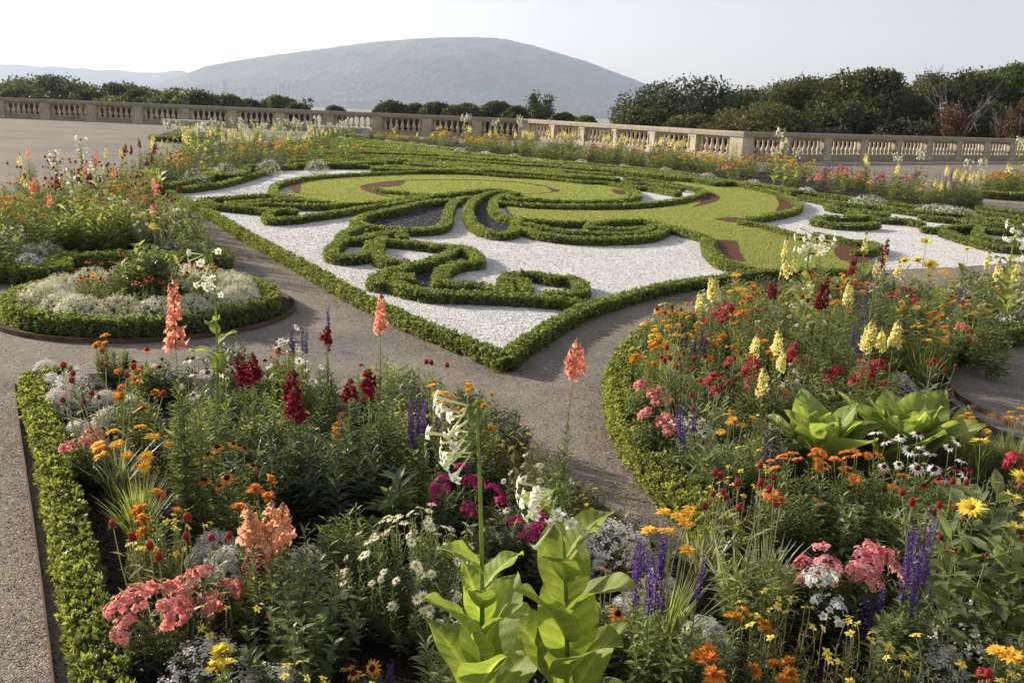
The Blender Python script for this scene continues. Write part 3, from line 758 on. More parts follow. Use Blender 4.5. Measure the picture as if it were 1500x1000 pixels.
BED6F = [(452, 201), (568, 210), (636, 218), (712, 226), (800, 238), (900, 246), (978, 253), (1037, 260), (1105, 270), (1182, 281), (1275, 294), (1340, 303), (1410, 312), (1436, 306)]
BED6B = [(1440, 288), (1380, 286), (1300, 276), (1200, 262), (1100, 250), (1000, 241), (900, 231), (800, 222), (700, 212), (600, 203), (520, 197), (450, 194)]
BED7 = [(1428, 284), (1500, 290), (1600, 298), (1620, 276), (1500, 268), (1440, 270)]
BEDS = {}
for k, P in (('1', BED1), ('2', BED2), ('3', BED3), ('4', BED4), ('5', BED5), ('6', BED6F + BED6B), ('7', BED7)):
    BEDS[k] = sheet('soil_bed', P, .006 if k != '2' else .010, 'soil', smooth=False, label='dark soil of a flower bed')
# round bed: circle fitted to the picture
rc_f = at(207, 505); rc_b = at(212, 409); rc_l = at(10, 470); rc_r = at(405, 440)
RC = (rc_f + rc_b) / 2; RR = (np.linalg.norm(rc_f - rc_b) + np.linalg.norm(rc_l - rc_r)) / 4
RC[:2] = (rc_f[:2] + rc_b[:2] + rc_l[:2] + rc_r[:2]) / 4
tt = np.linspace(0, 2 * PI, 64, endpoint=False)
BEDS['r'] = sheet('soil_bed', [(RC[0] + RR * math.cos(a), RC[1] + RR * math.sin(a)) for a in tt], .006, 'soil', world=True, label='dark soil of the round flower bed')

# ---- rusty steel strips round the beds
def strip(W, label, closed=False, h=.035, th=.006):
    W = np.array(W)[:, :2]
    T = nrm(np.gradient(W, axis=0)); Nn = np.stack([-T[:, 1], T[:, 0]], 1)
    n = len(W); V = np.concatenate([np.c_[W - Nn * th / 2, np.zeros(n) - .02], np.c_[W - Nn * th / 2, np.full(n, h)], np.c_[W + Nn * th / 2, np.full(n, h)], np.c_[W + Nn * th / 2, np.zeros(n) - .02]])
    a = np.arange(n - 1); f = []
    for k in range(3): f.append(np.stack([a + k * n, a + 1 + k * n, a + 1 + (k + 1) * n, a + (k + 1) * n], 1))
    mb = MB(); mb.add(V, f); o = link('steel_edging', mb.mesh('steel_edging', ['rusty_steel'])); tag(o, label, 'edging', 'steel edging strips of the flower beds'); return o
strip(smooth_line([at(x, y)[:2] for x, y in [(20, 562), (30, 640), (40, 710), (50, 780), (62, 870), (72, 950), (80, 1020), (95, 1150)]], .1), 'straight steel edging beside the gravel path at the near flower bed')
strip(smooth_line([at(x, y)[:2] for x, y in [(935, 497), (912, 522), (895, 545), (888, 570), (888, 600), (902, 640), (925, 680), (950, 710), (985, 750), (1010, 780)]], .06), 'curved steel edging bending round the snapdragon bed beyond the path')
strip([(RC[0] + (RR + .01) * math.cos(a), RC[1] + (RR + .01) * math.sin(a)) for a in np.linspace(0, 2 * PI, 97)], 'circular steel edging of the round bed')
strip(smooth_line([at(x, y)[:2] for x, y in [(1560, 492), (1500, 502), (1445, 514), (1405, 534), (1388, 556), (1402, 584), (1458, 614), (1540, 650)]], .06), 'steel edging round the circular gravel bay')

# ================================================================== hedges
def hedge_mesh(W, w=.20, h=.15, px_leaf=1.5, dens=1.0, closed=False, lf=.017, col=(.135, .17, .06), seed=0):
    """clipped box: dark twiggy core and sprigs of leaves all over it"""
    r = np.random.default_rng(seed)
    W = np.array(W)[:, :2]
    T = nrm(np.gradient(W, axis=0)); Nn = np.stack([-T[:, 1], T[:, 0]], 1)
    seg = np.r_[0, np.cumsum(np.linalg.norm(np.diff(W, axis=0), axis=1))]; L = seg[-1]
    cw, ch = w - .045, h - .025
    n = len(W); prof = [(-.5, 0), (-.5, .75), (-.34, 1), (.34, 1), (.5, .75), (.5, 0)]
    V = np.concatenate([np.c_[W + Nn * (a * cw), np.full(n, b * ch)] for a, b in prof])
    V[:, :2] += r.normal(0, .006, (len(V), 2))
    a = np.arange(n - 1); f = [np.stack([a + k * n, a + 1 + k * n, a + 1 + (k + 1) * n, a + (k + 1) * n], 1) for k in range(5)]
    for e in (0, n - 1): f.append(np.array([[e + k * n for k in (0, 1, 4, 5)], [e + k * n for k in (1, 2, 3, 4)]]))
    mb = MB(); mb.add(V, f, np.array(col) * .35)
    def sample(m):
        s = r.random(m) * L
        i = np.clip(np.searchsorted(seg, s) - 1, 0, n - 2); t = ((s - seg[i]) / np.maximum(seg[i + 1] - seg[i], 1e-6))[:, None]
        c = W[i] * (1 - t) + W[i + 1] * t; nn = nrm(Nn[i] * (1 - t) + Nn[i + 1] * t)
        per = w + 2 * h; q = r.random(m) * per - per / 2
        side = np.abs(q) > w / 2
        off = np.where(side, np.sign(q) * w / 2, q); z = np.where(side, np.clip(h - (np.abs(q) - w / 2), .012, h), h)
        rnd = np.where(side, np.clip((z / h - .6) / .4, 0, 1), np.abs(off) / (w / 2))
        nz = np.where(side, np.clip((z / h - .72) / .28, 0, 1) * .8, 1 - .45 * rnd ** 4); no = np.where(side, np.sign(q), np.sign(off) * rnd ** 3 * .6)
        off = off * np.where(side, 1 - .10 * np.clip((z / h - .7) / .3, 0, 1), 1.0)
        nor = nrm(np.c_[nn * no[:, None], nz])
        # round the two ends off with leaves too
        e = r.random(m) < (0 if closed else min(.5, 1.1 * w / max(L, .01)))
        ei = np.where(r.random(m) < .5, 0, n - 1); sg = np.where(ei == 0, -1.0, 1.0)
        o2 = (r.random(m) - .5) * w; z2 = h * np.sqrt(r.random(m))
        ce = W[ei] + T[ei] * (sg * (w * .28 * np.sqrt(np.clip(1 - (2 * o2 / w) ** 2, 0, 1))))[:, None] + Nn[ei] * o2[:, None]
        ne = nrm(np.c_[T[ei] * sg[:, None] + Nn[ei] * (o2 / w)[:, None], np.full(m, .35)])
        P_ = np.where(e[:, None], ce, c + nn * off[:, None]); z = np.where(e, z2, z); nor = np.where(e[:, None], ne, nor)
        return P_, z, nor, s, rnd
    dm = np.median(np.linalg.norm(W, axis=1)); LL = np.linalg.norm(W, axis=1)
    leaf = max(lf, px_leaf * dm / PXM)
    area = L * (w + 2 * h)
    nlv = int(area * 3.3 * dens / (leaf * leaf * .5)); per = 7 if leaf < .03 else 4
    ns = max(8, nlv // per)
    c, z, nor, s, rnd = sample(ns)
    lump = .009 * np.sin(s * 23 + c[:, 0] * 31) * np.sin(c[:, 1] * 27 + 1.3) + .007 * r.normal(size=ns)
    P = np.c_[c, z] + nor * lump[:, None]; P[:, 2] = np.maximum(P[:, 2], .01)
    ctr = np.repeat(P, per, 0); nn = np.repeat(nor, per, 0)
    D = nrm(nn * .8 + r.normal(size=ctr.shape) * .62 + [0, 0, .22])
    ctr = ctr + D * leaf * .25 * r.random((len(ctr), 1)) - nn * leaf * .25 + r.normal(size=ctr.shape) * leaf * .22
    tone = np.repeat(.62 + .75 * r.random(ns) ** 1.3 , per)[:, None] * (.8 + .4 * r.random((len(ctr), 1)))
    big = .86 + .28 * vnoise(ctr[:, 0] * 1.7 + 40, ctr[:, 1] * 1.7 + 40, 5)[:, None]
    fresh = (np.repeat(r.random(ns), per) < .28)[:, None] * np.array([[.11, .12, .035]])
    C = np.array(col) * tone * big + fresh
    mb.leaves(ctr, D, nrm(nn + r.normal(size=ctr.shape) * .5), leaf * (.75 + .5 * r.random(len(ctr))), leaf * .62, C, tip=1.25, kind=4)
    return mb
HCOUNT = [0]
def hedge(pxs, label, w=.20, h=.15, closed=False, group='clipped box hedges of the parterre', zt=None, world=False, **kw):
    HCOUNT[0] += 1
    w *= .95 if 'far scroll' in group else (.56 if 'parterre' in group or 'winding' in group else .74)
    h *= .8 if 'far scroll' in group else (.62 if 'parterre' in group or 'winding' in group else .76)
    if world: W = smooth_line(pxs, .06, closed)
    else: W = smooth_line([at(x, y, h * .92 if zt is None else zt)[:2] for x, y in pxs], .06, closed)
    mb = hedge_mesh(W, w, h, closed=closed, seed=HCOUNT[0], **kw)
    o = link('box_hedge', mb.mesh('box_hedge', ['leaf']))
    # origin at the hedge's own middle
    c = W.mean(0); o.data.transform(Matrix.Translation((-c[0], -c[1], 0))); o.location = (c[0], c[1], 0)
    tag(o, label, 'hedge', group); return o

hedge([(246, 280), (262, 289), (290, 302), (320, 318), (350, 336), (385, 355), (420, 374), (455, 393), (490, 413), (520, 429), (560, 448), (600, 467), (650, 487), (690, 503), (720, 515), (741, 524)], 'long straight hedge running diagonally beside the path to the parterre point', w=.21)
hedge([(741, 524), (765, 503), (790, 487), (820, 469), (850, 454), (880, 443), (905, 436), (940, 426), (975, 418), (1010, 412), (1045, 408), (1080, 402), (1120, 398), (1180, 396), (1250, 396)], 'outer hedge from the parterre point toward the snapdragon bed', w=.21)
hedge([(250, 277), (275, 276), (298, 273), (320, 270), (338, 266), (370, 257), (388, 251), (400, 246.5), (420, 244.5), (460, 243.5), (500, 243), (541, 243.5)], 'outer hedge edging the white gravel from the far corner of the parterre')
hedge([(512, 300), (480, 297), (453, 294), (437, 291), (420, 289), (405, 285), (400, 279), (404, 272), (420, 266), (445, 261.5), (468, 258.8), (503, 256.5), (553, 254), (620, 252.2), (670, 252.8), (700, 254.2), (737, 257.2), (787, 260), (820, 263), (853, 266.5), (887, 268), (912, 273), (928, 280), (934, 287), (920, 292), (887, 295), (853, 295.5), (820, 295), (787, 293), (753, 291), (738, 286)], 'closed ring hedge round the spiral lawn')
hedge([(550, 277), (565, 280), (587, 282), (620, 286), (645, 286), (670, 283), (687, 281), (720, 278.5), (745, 281), (756, 284)], 'low hedge rising out of the inner red gravel curl', w=.26)
hedge([(512, 300), (537, 298), (562, 296), (590, 292), (620, 288)], 'short hedge joining the spiral lawn to the black bed', w=.24)
hedge([(295, 294), (320, 301), (337, 303), (370, 306), (390, 308.5), (400, 307)], 'lowest finger hedge of the left fan')
hedge([(292, 294), (313, 291), (337, 290), (370, 287), (397, 286), (412, 289)], 'top finger hedge of the left fan')
hedge([(334, 297), (350, 296.5), (370, 296), (403, 293), (437, 294), (470, 296.5)], 'upper middle finger hedge of the left fan')
hedge([(336, 298), (353, 302), (387, 299), (420, 300), (470, 301), (503, 300), (537, 298.5)], 'lower middle finger hedge of the left fan')
hedge([(392, 313), (403, 309), (420, 307), (432, 309)], 'short hooked hedge tip in front of the fan')
hedge([(391, 315), (395, 321), (412, 321), (437, 319), (453, 316.5), (487, 312), (520, 307), (545, 302.5), (570, 300), (603, 293.5), (625, 290)], 'long hedge sweeping up from the hooked tip')
hedge([(670, 297), (655, 293), (620, 297), (587, 305), (553, 312), (530, 318), (521, 326), (532, 330), (550, 333), (572, 335), (603, 337), (637, 335), (653, 328), (656, 314), (660, 303), (668, 295), (676, 291), (690, 290)], 'hedge looped round the wide black gravel bed', w=.22)
hedge([(745, 281), (722, 282), (702, 289), (688, 301), (686, 312), (691, 324), (701, 334), (715, 340), (737, 343), (752, 339), (756, 330), (760, 321)], 'hedge round the outside of the narrow black bed', w=.22)
hedge([(752, 284), (738, 286), (726, 292), (722, 302), (727, 311), (738, 318), (755, 322)], 'hedge horn along the inner side of the narrow black bed', w=.22)
hedge([(728, 297), (745, 298), (770, 300), (820, 302), (868, 301.5), (920, 300.5), (955, 298), (978, 295.5), (1003, 291.5), (1024, 286), (1032, 281), (1023, 277), (1003, 273), (975, 268), (948, 264), (915, 261.5)], 'hairpin hedge along the top of the sweeping lawn')
hedge([(913, 266), (925, 268), (945, 269), (970, 272), (1000, 276)], 'back hedge of the small block inside the hairpin')
hedge([(918, 271), (930, 274), (948, 275), (970, 279), (993, 283)], 'front hedge of the small block inside the hairpin', w=.26)
# block in front of the lawn
hedge([(760, 321), (795, 324), (830, 326), (862, 326)], 'rear hedge edging the lawn beside the narrow black bed')
hedge([(865, 330), (880, 326), (903, 324), (937, 323), (962, 327), (978, 332), (995, 337), (1020, 343), (1036, 348)], 'rear hedge between the lawn and the large white gravel')
hedge([(768, 328), (803, 335), (833, 340), (862, 341), (903, 343), (937, 341), (950, 336), (957, 331)], 'middle hedge of the striped block before the lawn', w=.22)
hedge([(866, 329), (862, 334), (887, 335.5), (920, 336), (944, 334)], 'short inner hedge of the striped block before the lawn')
hedge([(764, 334), (787, 342), (820, 347), (870, 350), (920, 349), (955, 345), (972, 338), (972, 331)], 'front hedge of the striped block over the large white gravel', w=.22)
hedge([(1036, 350), (1038, 362), (1047, 375), (1064, 385), (1090, 392), (1125, 399)], 'short hedge dropping from the lawn to the outer hedge', w=.22)
# hooks left of the scroll
hedge([(526, 333), (508, 340), (500, 348), (512, 351), (530, 350), (545, 345)], 'upper hooked hedge beside the wide black bed', w=.22)
hedge([(500, 352), (486, 364), (489, 374), (510, 377), (530, 374), (542, 365), (545, 355)], 'rounded hooked hedge curling onto the white gravel', w=.24)
hedge([(545, 345), (560, 343), (578, 339), (590, 346)], 'short hedge linking the black bed and the scroll', w=.24)
# scroll triangle
hedge([(560, 348), (553, 360), (554, 374), (566, 383), (585, 382), (598, 386)], 'hedge on the near side of the white triangle', w=.22)
hedge([(560, 352), (585, 354), (610, 356), (640, 360), (665, 361), (685, 366)], 'top hedge of the white triangle', w=.22)
hedge([(668, 364), (655, 372), (635, 380), (605, 388), (580, 395), (556, 403), (549, 412), (560, 415), (572, 414)], 'diagonal hedge of the scroll crossing above the black bed', w=.22)
hedge([(668, 362), (685, 366), (699, 375), (698, 384), (680, 385), (660, 390), (648, 398), (646, 408), (645, 416)], 'scroll hedge bending round the right of the small black bed', w=.24)
hedge([(580, 408), (592, 403), (598, 408)], 'hedge nub at the tip of the small black bed', w=.24)
hedge([(576, 414), (590, 420), (620, 427), (650, 430), (690, 431), (740, 433), (790, 436), (830, 440), (870, 446)], 'long lower hedge of the scroll over the white gravel', w=.25)
hedge([(660, 417), (690, 416), (715, 420), (745, 426)], 'second hedge stripe of the scroll base', w=.22)
hedge([(741, 424), (740, 412), (748, 403), (765, 400), (790, 402), (812, 407)], 'near arm of the rounded scroll loop', w=.22)
hedge([(812, 407), (835, 407), (851, 415), (850, 426), (830, 430), (806, 428)], 'far arm of the rounded scroll loop', w=.24)
hedge([(762, 410), (768, 419), (772, 426)], 'hedge nub inside the rounded scroll loop', w=.22)
# right-hand side
hedge([(1020, 261), (1070, 269), (1120, 279), (1150, 288), (1168, 298), (1165, 307), (1145, 313), (1112, 319), (1088, 323)], 'long hedge bending round the far end of the sweeping lawn')
hedge([(1085, 325), (1110, 329), (1135, 335), (1155, 341), (1175, 347)], 'hedge stripe along the lower tongue of lawn')
hedge([(1195, 344), (1220, 348), (1253, 355), (1275, 356), (1284, 361), (1272, 367), (1255, 369)], 'hooked hedge at the end of the lawn tongue', w=.24)
SH = 'in the white gravel beyond the lawn'
for i, (P, w) in enumerate([
    ([(1172, 288), (1195, 292), (1215, 296), (1250, 300), (1300, 305), (1345, 311)], .26), ([(1212, 300), (1222, 305), (1245, 308), (1275, 311), (1300, 313)], .24),
    ([(1166, 281), (1200, 285), (1250, 291), (1300, 298), (1350, 304)], .24), ([(1193, 322), (1210, 317.5), (1240, 318), (1275, 318)], .22), ([(1193, 324), (1228, 329), (1262, 330), (1284, 328)], .24),
    ([(1247, 311), (1262, 316), (1290, 321), (1320, 322), (1350, 327)], .24), ([(1345, 309), (1370, 312), (1410, 314), (1450, 321), (1490, 326)], .26), ([(1350, 317), (1380, 320), (1410, 323), (1450, 328), (1500, 333)], .24),
    ([(1354, 334), (1375, 336), (1390, 333), (1433, 331)], .24), ([(1383, 339), (1400, 345), (1425, 352), (1450, 359), (1483, 363), (1520, 364)], .26), ([(1437, 333), (1432, 343), (1442, 349), (1465, 353), (1490, 356)], .24),
    ([(1442, 335), (1467, 338), (1500, 341)], .24), ([(1350, 302), (1380, 305), (1400, 308), (1440, 312), (1500, 320)], .24)]):
    o = hedge(P, None, w=w, group='winding hedges on the far side of the lawn'); later(o, np.mean([q[0] for q in P]), 'winding hedge', SH, 'hedge')
hedge([(1436, 304), (1465, 308), (1500, 312)], 'isolated low hedge by the path behind the bushy yellow snapdragons', w=.3)
# the far half of the embroidery: nested scrolls seen edge on
rows = [([(1020, 257), (960, 250), (900, 244.5), (850, 240.5), (800, 238), (740, 233)], .26), ([(1075, 268), (1020, 263), (970, 257), (920, 251), (870, 246), (830, 243)], .26), ([(1010, 262), (960, 257.5), (900, 251), (850, 247.5), (800, 243), (760, 241), (700, 237), (640, 232)], .3),
        ([(1105, 272), (1060, 265), (1010, 259.5)], .26), ([(1165, 280), (1120, 272.5), (1080, 267)], .3), ([(890, 256), (850, 253), (800, 249), (750, 246), (700, 241.5), (650, 238)], .34), ([(900, 262), (860, 259), (800, 254), (745, 250), (700, 247)], .36),
        ([(552, 247.5), (560, 245), (580, 244.5), (600, 246.5), (620, 248), (650, 249)], .3), ([(556, 247), (590, 248.5), (640, 249.5), (680, 248.5)], .3), ([(600, 240), (640, 243), (670, 246), (700, 251)], .36), ([(545, 234), (580, 234.5), (620, 238), (660, 242), (690, 244)], .4),
        ([(430, 236), (470, 236), (500, 235), (540, 236), (575, 236.5)], .36), ([(440, 241), (470, 240), (505, 240.5), (535, 238.5)], .36), ([(440, 230), (480, 229.5), (530, 229), (580, 230), (630, 232), (680, 234.5)], .4), ([(430, 225), (480, 224), (530, 223.5), (600, 226), (660, 229)], .4),
        ([(425, 219), (470, 217), (520, 218), (580, 221), (640, 225), (690, 230), (740, 234.5)], .4), ([(440, 212.5), (490, 211.5), (550, 214), (610, 218), (670, 224), (720, 228)], .4), ([(430, 208), (490, 207), (550, 210), (610, 214), (660, 219)], .4), ([(450, 203), (500, 204), (560, 208.5), (620, 213)], .4),
        ([(700, 227.5), (760, 232), (810, 237), (860, 241)], .36), ([(650, 222), (700, 226), (740, 230)], .3), ([(470, 233), (520, 232), (580, 233), (640, 236)], .3), ([(460, 222), (520, 220.5), (580, 223.5), (640, 228), (700, 233)], .3), ([(470, 214.5), (530, 214.5), (600, 219.5), (660, 225)], .3), ([(480, 209), (540, 211), (600, 215.5)], .3), ([(700, 232), (760, 236.5), (820, 241), (870, 245)], .3), ([(640, 240), (700, 244), (760, 248.5), (820, 253)], .3), ([(700, 249), (760, 253), (830, 259)], .3), ([(460, 238.5), (510, 238), (560, 239)], .3), ([(900, 247.5), (950, 252), (1000, 257)], .22), ([(930, 252), (975, 256), (1015, 262), (1050, 268)], .24)]
for P, w in rows:
    o = hedge(P, None, w=w, h=.17, group='far scroll hedges seen edge on', px_leaf=1.35); later(o, np.mean([q[0] for q in P]), 'edge-on scroll hedge', 'in the far half of the parterre', 'hedge')
# hedges round the flower beds
GB = 'clipped box hedges round the flower beds'
hedge([(95, 543), (60, 548), (48, 562), (55, 590), (66, 620), (78, 660), (86, 700), (97, 750), (108, 800), (119, 850), (130, 900), (142, 950), (155, 1000), (170, 1060), (190, 1140)], 'bushy light green hedge between the gravel path and the near flower bed', w=.14, h=.16, group=GB, dens=1.15, col=(.135, .165, .055), px_leaf=1.5, lf=.020)
hedge([(1010, 462), (975, 472), (944, 490), (920, 515), (906, 545), (906, 575), (917, 610), (938, 645), (965, 680), (993, 710), (1020, 735), (1048, 762), (1070, 790)], 'hedge curving round the snapdragon bed beyond the path', w=.165, h=.16, group=GB, dens=1.15, col=(.16, .185, .06), lf=.020)
hedge([(1540, 474), (1500, 480), (1450, 486), (1410, 496), (1382, 510), (1368, 532)], 'hedge curving above the circular gravel bay', w=.24, h=.17, group=GB)
hedge([(RC[0] + (RR - .17) * math.cos(a), RC[1] + (RR - .17) * math.sin(a)) for a in tt[::4]], 'ring hedge of the round bed', w=.135, h=.17, group=GB, closed=True, world=True)
hedge([(10, 392), (4, 380), (22, 370), (60, 369), (80, 376), (84, 390), (60, 393), (30, 394)], 'squarish hedge block at the corner of the salmon snapdragon bed', w=.30, h=.2, group=GB)
hedge([(88, 374), (120, 375), (150, 373), (180, 371)], 'straight hedge beneath the leafy green clumps', w=.24, h=.2, group=GB)
hedge([(250, 372), (262, 376), (290, 378), (318, 380), (322, 371), (300, 360)], 'hedge corner under the white flowers by the path junction', w=.28, h=.2, group=GB)
hedge([(-40, 352), (-5, 338), (8, 345), (14, 358), (10, 368)], 'hedge at the frame edge beside the salmon snapdragon bed', w=.26, h=.2, group=GB)
hedge([(238, 322), (256, 334), (275, 347), (292, 357), (305, 366)], 'slim hedge between the salmon snapdragon bed and the path', w=.2, h=.16, group=GB)
hedge([(200, 276), (230, 274), (262, 268), (290, 264), (304, 259), (300, 254)], 'hedge foot of the yellow snapdragon bed, nearest the path', w=.3, h=.2, group=GB)
hedge([(265, 249), (285, 249.5), (312, 249)], 'shaded hedge behind the gravel nook', w=.3, h=.2, group=GB)
hedge([(316, 250), (320, 256), (340, 257), (356, 252), (358, 247)], 'rounded hedge bulge topped with white flowers', w=.34, h=.2, group=GB)
hedge([(362, 243.5), (380, 243.5), (396, 242)], 'short hedge under the last white cushion', w=.3, h=.2, group=GB)
hedge([(224, 199), (232, 201), (262, 202), (300, 202)], 'low hedge before the farthest flower patch near the bench', w=.35, h=.2, group=GB)
hedge([(1432, 281), (1470, 284), (1500, 285), (1560, 288)], 'dark hedge foot under the last flower patch', w=.35, h=.2, group=GB)

# ---- short grass standing on the lawns
def grass():
    r = np.random.default_rng(3); mb = MB()
    for poly, n, hh in ((wpoly(LAWN1), 80000, .024), (wpoly(LAWN2), 130000, .022)):
        lo = poly.min(0); hi = poly.max(0); P = lo + r.random((n * 3, 2)) * (hi - lo); P = P[inpoly(P, poly)][:n]
        for q in REDS: P = P[~inpoly(P, q)]
        d = np.linalg.norm(P, axis=1)
        n2 = len(P); P3 = np.c_[P, np.full(n2, .03)]
        D = nrm(np.c_[r.normal(0, .25, (n2, 2)), np.ones(n2)]); Ls = hh * (.5 + .7 * r.random(n2))
        C = np.array([.255, .30, .12]) * (.86 + .28 * r.random((n2, 1))) + r.random((n2, 1)) * [.03, .01, 0]
        mb.leaves(P3, D, nrm(np.c_[r.normal(size=(n2, 2)), np.full(n2, .1)]), Ls, np.maximum(.005, .7 * d / PXM), C, fold=0, curl=.05)
    o = link('grass', mb.mesh('grass', ['leaf'])); tag(o, 'short bright green grass of the swirling lawns', 'grass', kind='stuff')
grass()
# ---- loose stones on the paths and at the hedge feet
def loose():
    r = np.random.default_rng(4)
    n = 22000; a = r.random(n) * 2 * PI; Y = 2.2 + 9 * r.random(n) ** 1.4; X = (r.random(n) - .5) * 1.35 * Y
    P = np.c_[X, Y]; keep = np.ones(n, bool)
    for k in BEDS: keep &= ~inpoly(P, BEDS[k])
    keep &= ~inpoly(P, wpoly(HEDGE_OUT, smooth=False)); P = P[keep]; m = len(P)
    s = (.0012 + .0024 * r.random(m) ** 3) * (1 + P[:, 1] / 8)
    mb = MB(); t = .5 + .9 * r.random((m, 1)) ** 2
    mb.blobs(np.c_[P, s * .5], np.c_[s, s * (.6 + .4 * r.random(m)), s * .6], np.array([[.25, .23, .2]]) * t, nu=4, nv=1, lump=.12)
    o = link('gravel', mb.mesh('gravel', ['petal'])); o.data.materials.clear(); o.data.materials.append(MATS['grit']); tag(o, 'loose grit scattered over the gravel paths', 'gravel', kind='stuff')
    W = wpoly(HEDGE_OUT, smooth=False); n = 90000; Y = 5 + 14 * r.random(n) ** 1.5; X = (r.random(n) - .45) * 1.1 * Y; P = np.c_[X, Y]; P = P[inpoly(P, W)]
    for q in LAWNS + REDS + BLK: P = P[~inpoly(P, q)]
    m = len(P); s = (.0032 + .0032 * r.random(m)) * (.6 + P[:, 1] / 14); dark = (r.random((m, 1)) < .05)
    mb = MB(); mb.blobs(np.c_[P, .004 + s * .3], np.c_[s, s * (.6 + .4 * r.random(m)), s * .6], np.where(dark, .30, .80) * (.8 + .25 * r.random((m, 1))) * [[1, .985, .96]], nu=5, nv=2, lump=.15)
    o = link('white_pebbles', mb.mesh('white_pebbles', ['grit'])); tag(o, 'loose white marble chips lying on the parterre', 'pebbles', kind='stuff')
    # dead leaves and crumbs
    mb = MB(); pts = []
    for line, wd, n in (([(246, 290), (350, 348), (490, 428), (650, 505), (738, 546)], .22, 5200), ([(738, 546), (820, 492), (905, 452), (1010, 424)], .15, 1500), ([(40, 560), (60, 700), (85, 850), (110, 1000)], .12, 1500), ([(892, 560), (905, 640), (950, 710), (1010, 780)], .12, 1200)):
        W = smooth_line([at(x, y)[:2] for x, y in line], .05); i = r.integers(0, len(W), n); pts.append(W[i] + np.abs(r.normal(0, wd, (n, 2))) * [-1, -1] * .8 + r.normal(0, .03, (n, 2)))
    n = 2600; Y = 2.3 + 12 * r.random(n) ** 1.3; X = (r.random(n) - .5) * 1.3 * Y; Q = np.c_[X, Y]
    for k in BEDS: Q = Q[~inpoly(Q, BEDS[k])]
    pts.append(Q[~inpoly(Q, wpoly(LAWN1)) & ~inpoly(Q, wpoly(LAWN2))])
    P = np.concatenate(pts); m = len(P)
    mb.leaves(np.c_[P, .012 + .004 * r.random(m)], np.c_[r.normal(size=(m, 2)), r.normal(0, .25, m)], nrm(np.c_[r.normal(0, .4, (m, 2)), np.ones(m)]), .006 + .012 * r.random(m), .006, np.array([[.20, .12, .06]]) * (.4 + 1.3 * r.random((m, 1))))
    o = link('dry_leaves', mb.mesh('dry_leaves', ['leaf'])); tag(o, 'small dry leaves fallen along the hedge feet', 'leaf litter', kind='stuff')
    # soil crumbs
    mb = MB(); n = 60000; Y = 2.2 + 6 * r.random(n) ** 1.5; X = (r.random(n) - .5) * 1.3 * Y; P = np.c_[X, Y]
    P = P[inpoly(P, BEDS['1']) | inpoly(P, BEDS['2'])]; m = len(P); s = .0015 + .0055 * r.random(m) ** 4
    mb.blobs(np.c_[P, .008 + s * .4], s, np.array([[.045, .032, .022]]) * (.5 + r.random((m, 1)) ** 2 * 1.5), nu=5, nv=2, lump=.2)
    o = link('soil_crumbs', mb.mesh('soil_crumbs', ['grit'])); tag(o, 'dark crumbs of earth in the near flower beds', 'soil', kind='stuff')
def gritmat():
    m, nt, out = newmat('grit'); a = N(nt, 'ShaderNodeAttribute', attribute_name='col'); p = N(nt, 'ShaderNodeBsdfPrincipled'); p.inputs['Roughness'].default_value = .9
    nt.links.new(a.outputs['Color'], p.inputs['Base Color']); nt.links.new(p.outputs[0], out.inputs[0])
gritmat()
loose()
print('hedges done', round(time.time() - T0, 1))
# ================================================================== plants
G_DK = (.105, .135, .075); G_MD = (.17, .21, .10); G_LT = (.25, .295, .12); G_LM = (.27, .345, .095); G_GY = (.24, .265, .19); G_OL = (.25, .25, .13)
PC = dict(salmon=(.88, .40, .28), peach=(.90, .50, .32), darkred=(.21, .016, .028), red=(.42, .03, .04), crimson=(.50, .04, .075), yellow=(.84, .78, .32), gold=(.86, .56, .07), amber=(.80, .40, .06), orange=(.85, .36, .08),
          rust=(.50, .15, .05), coral=(.84, .33, .30), pink=(.84, .36, .38), magenta=(.50, .04, .17), purple=(.17, .10, .31), white=(.86, .85, .80), cream=(.84, .83, .66), ball=(.46, .06, .05), lemon=(.85, .74, .12), violet=(.12, .075, .22))
def R4(pos, up=(0, 0, 1), sc=1.0, rot=0.0):
    z = nrm(np.array(up, float)); a = np.array([1., 0, 0]) if abs(z[0]) < .9 else np.array([0, 1., 0])
    x = nrm(a - z * (a @ z)); y = np.cross(z, x); c, s = math.cos(rot), math.sin(rot)
    M_ = np.eye(4); M_[:3, 0] = (x * c + y * s) * sc; M_[:3, 1] = (-x * s + y * c) * sc; M_[:3, 2] = z * sc; M_[:3, 3] = pos
    return M_
def ang(n, r, jit=.15): return (np.arange(n) / n + r.normal(0, jit / n, n)) * 2 * PI
# ---- flower heads, local +Z is the facing direction
def daisy(r, R, npet, colp, colc, rc=.28, droop=.1, layers=1, wide=1.0, dome=.5):
    mb = MB()
    for l in range(layers):
        a = ang(npet, r) + l * .3; el = r.normal(0, .12, npet) - droop + l * .28; rr = R * (1 - .2 * l)
        D = np.c_[np.cos(a) * np.cos(el), np.sin(a) * np.cos(el), np.sin(el)]
        P = np.c_[np.cos(a), np.sin(a), np.zeros(npet)] * R * rc * .5 + [0, 0, .001 * l]
        mb.leaves(P, D, np.tile([0, 0, 1.], (npet, 1)), rr * (1 - rc * .5) * (1 + r.normal(0, .06, npet)), 2 * PI * R / npet * .62 * wide, np.array(colp) * (.85 + .3 * r.random((npet, 1))), kind=8 if npet < 20 else 4, fold=.12, curl=.1)
    mb.blobs([[0, 0, R * .05]], [R * rc, R * rc, R * rc * dome], colc, nu=7, nv=3, lump=.06)
    return mb
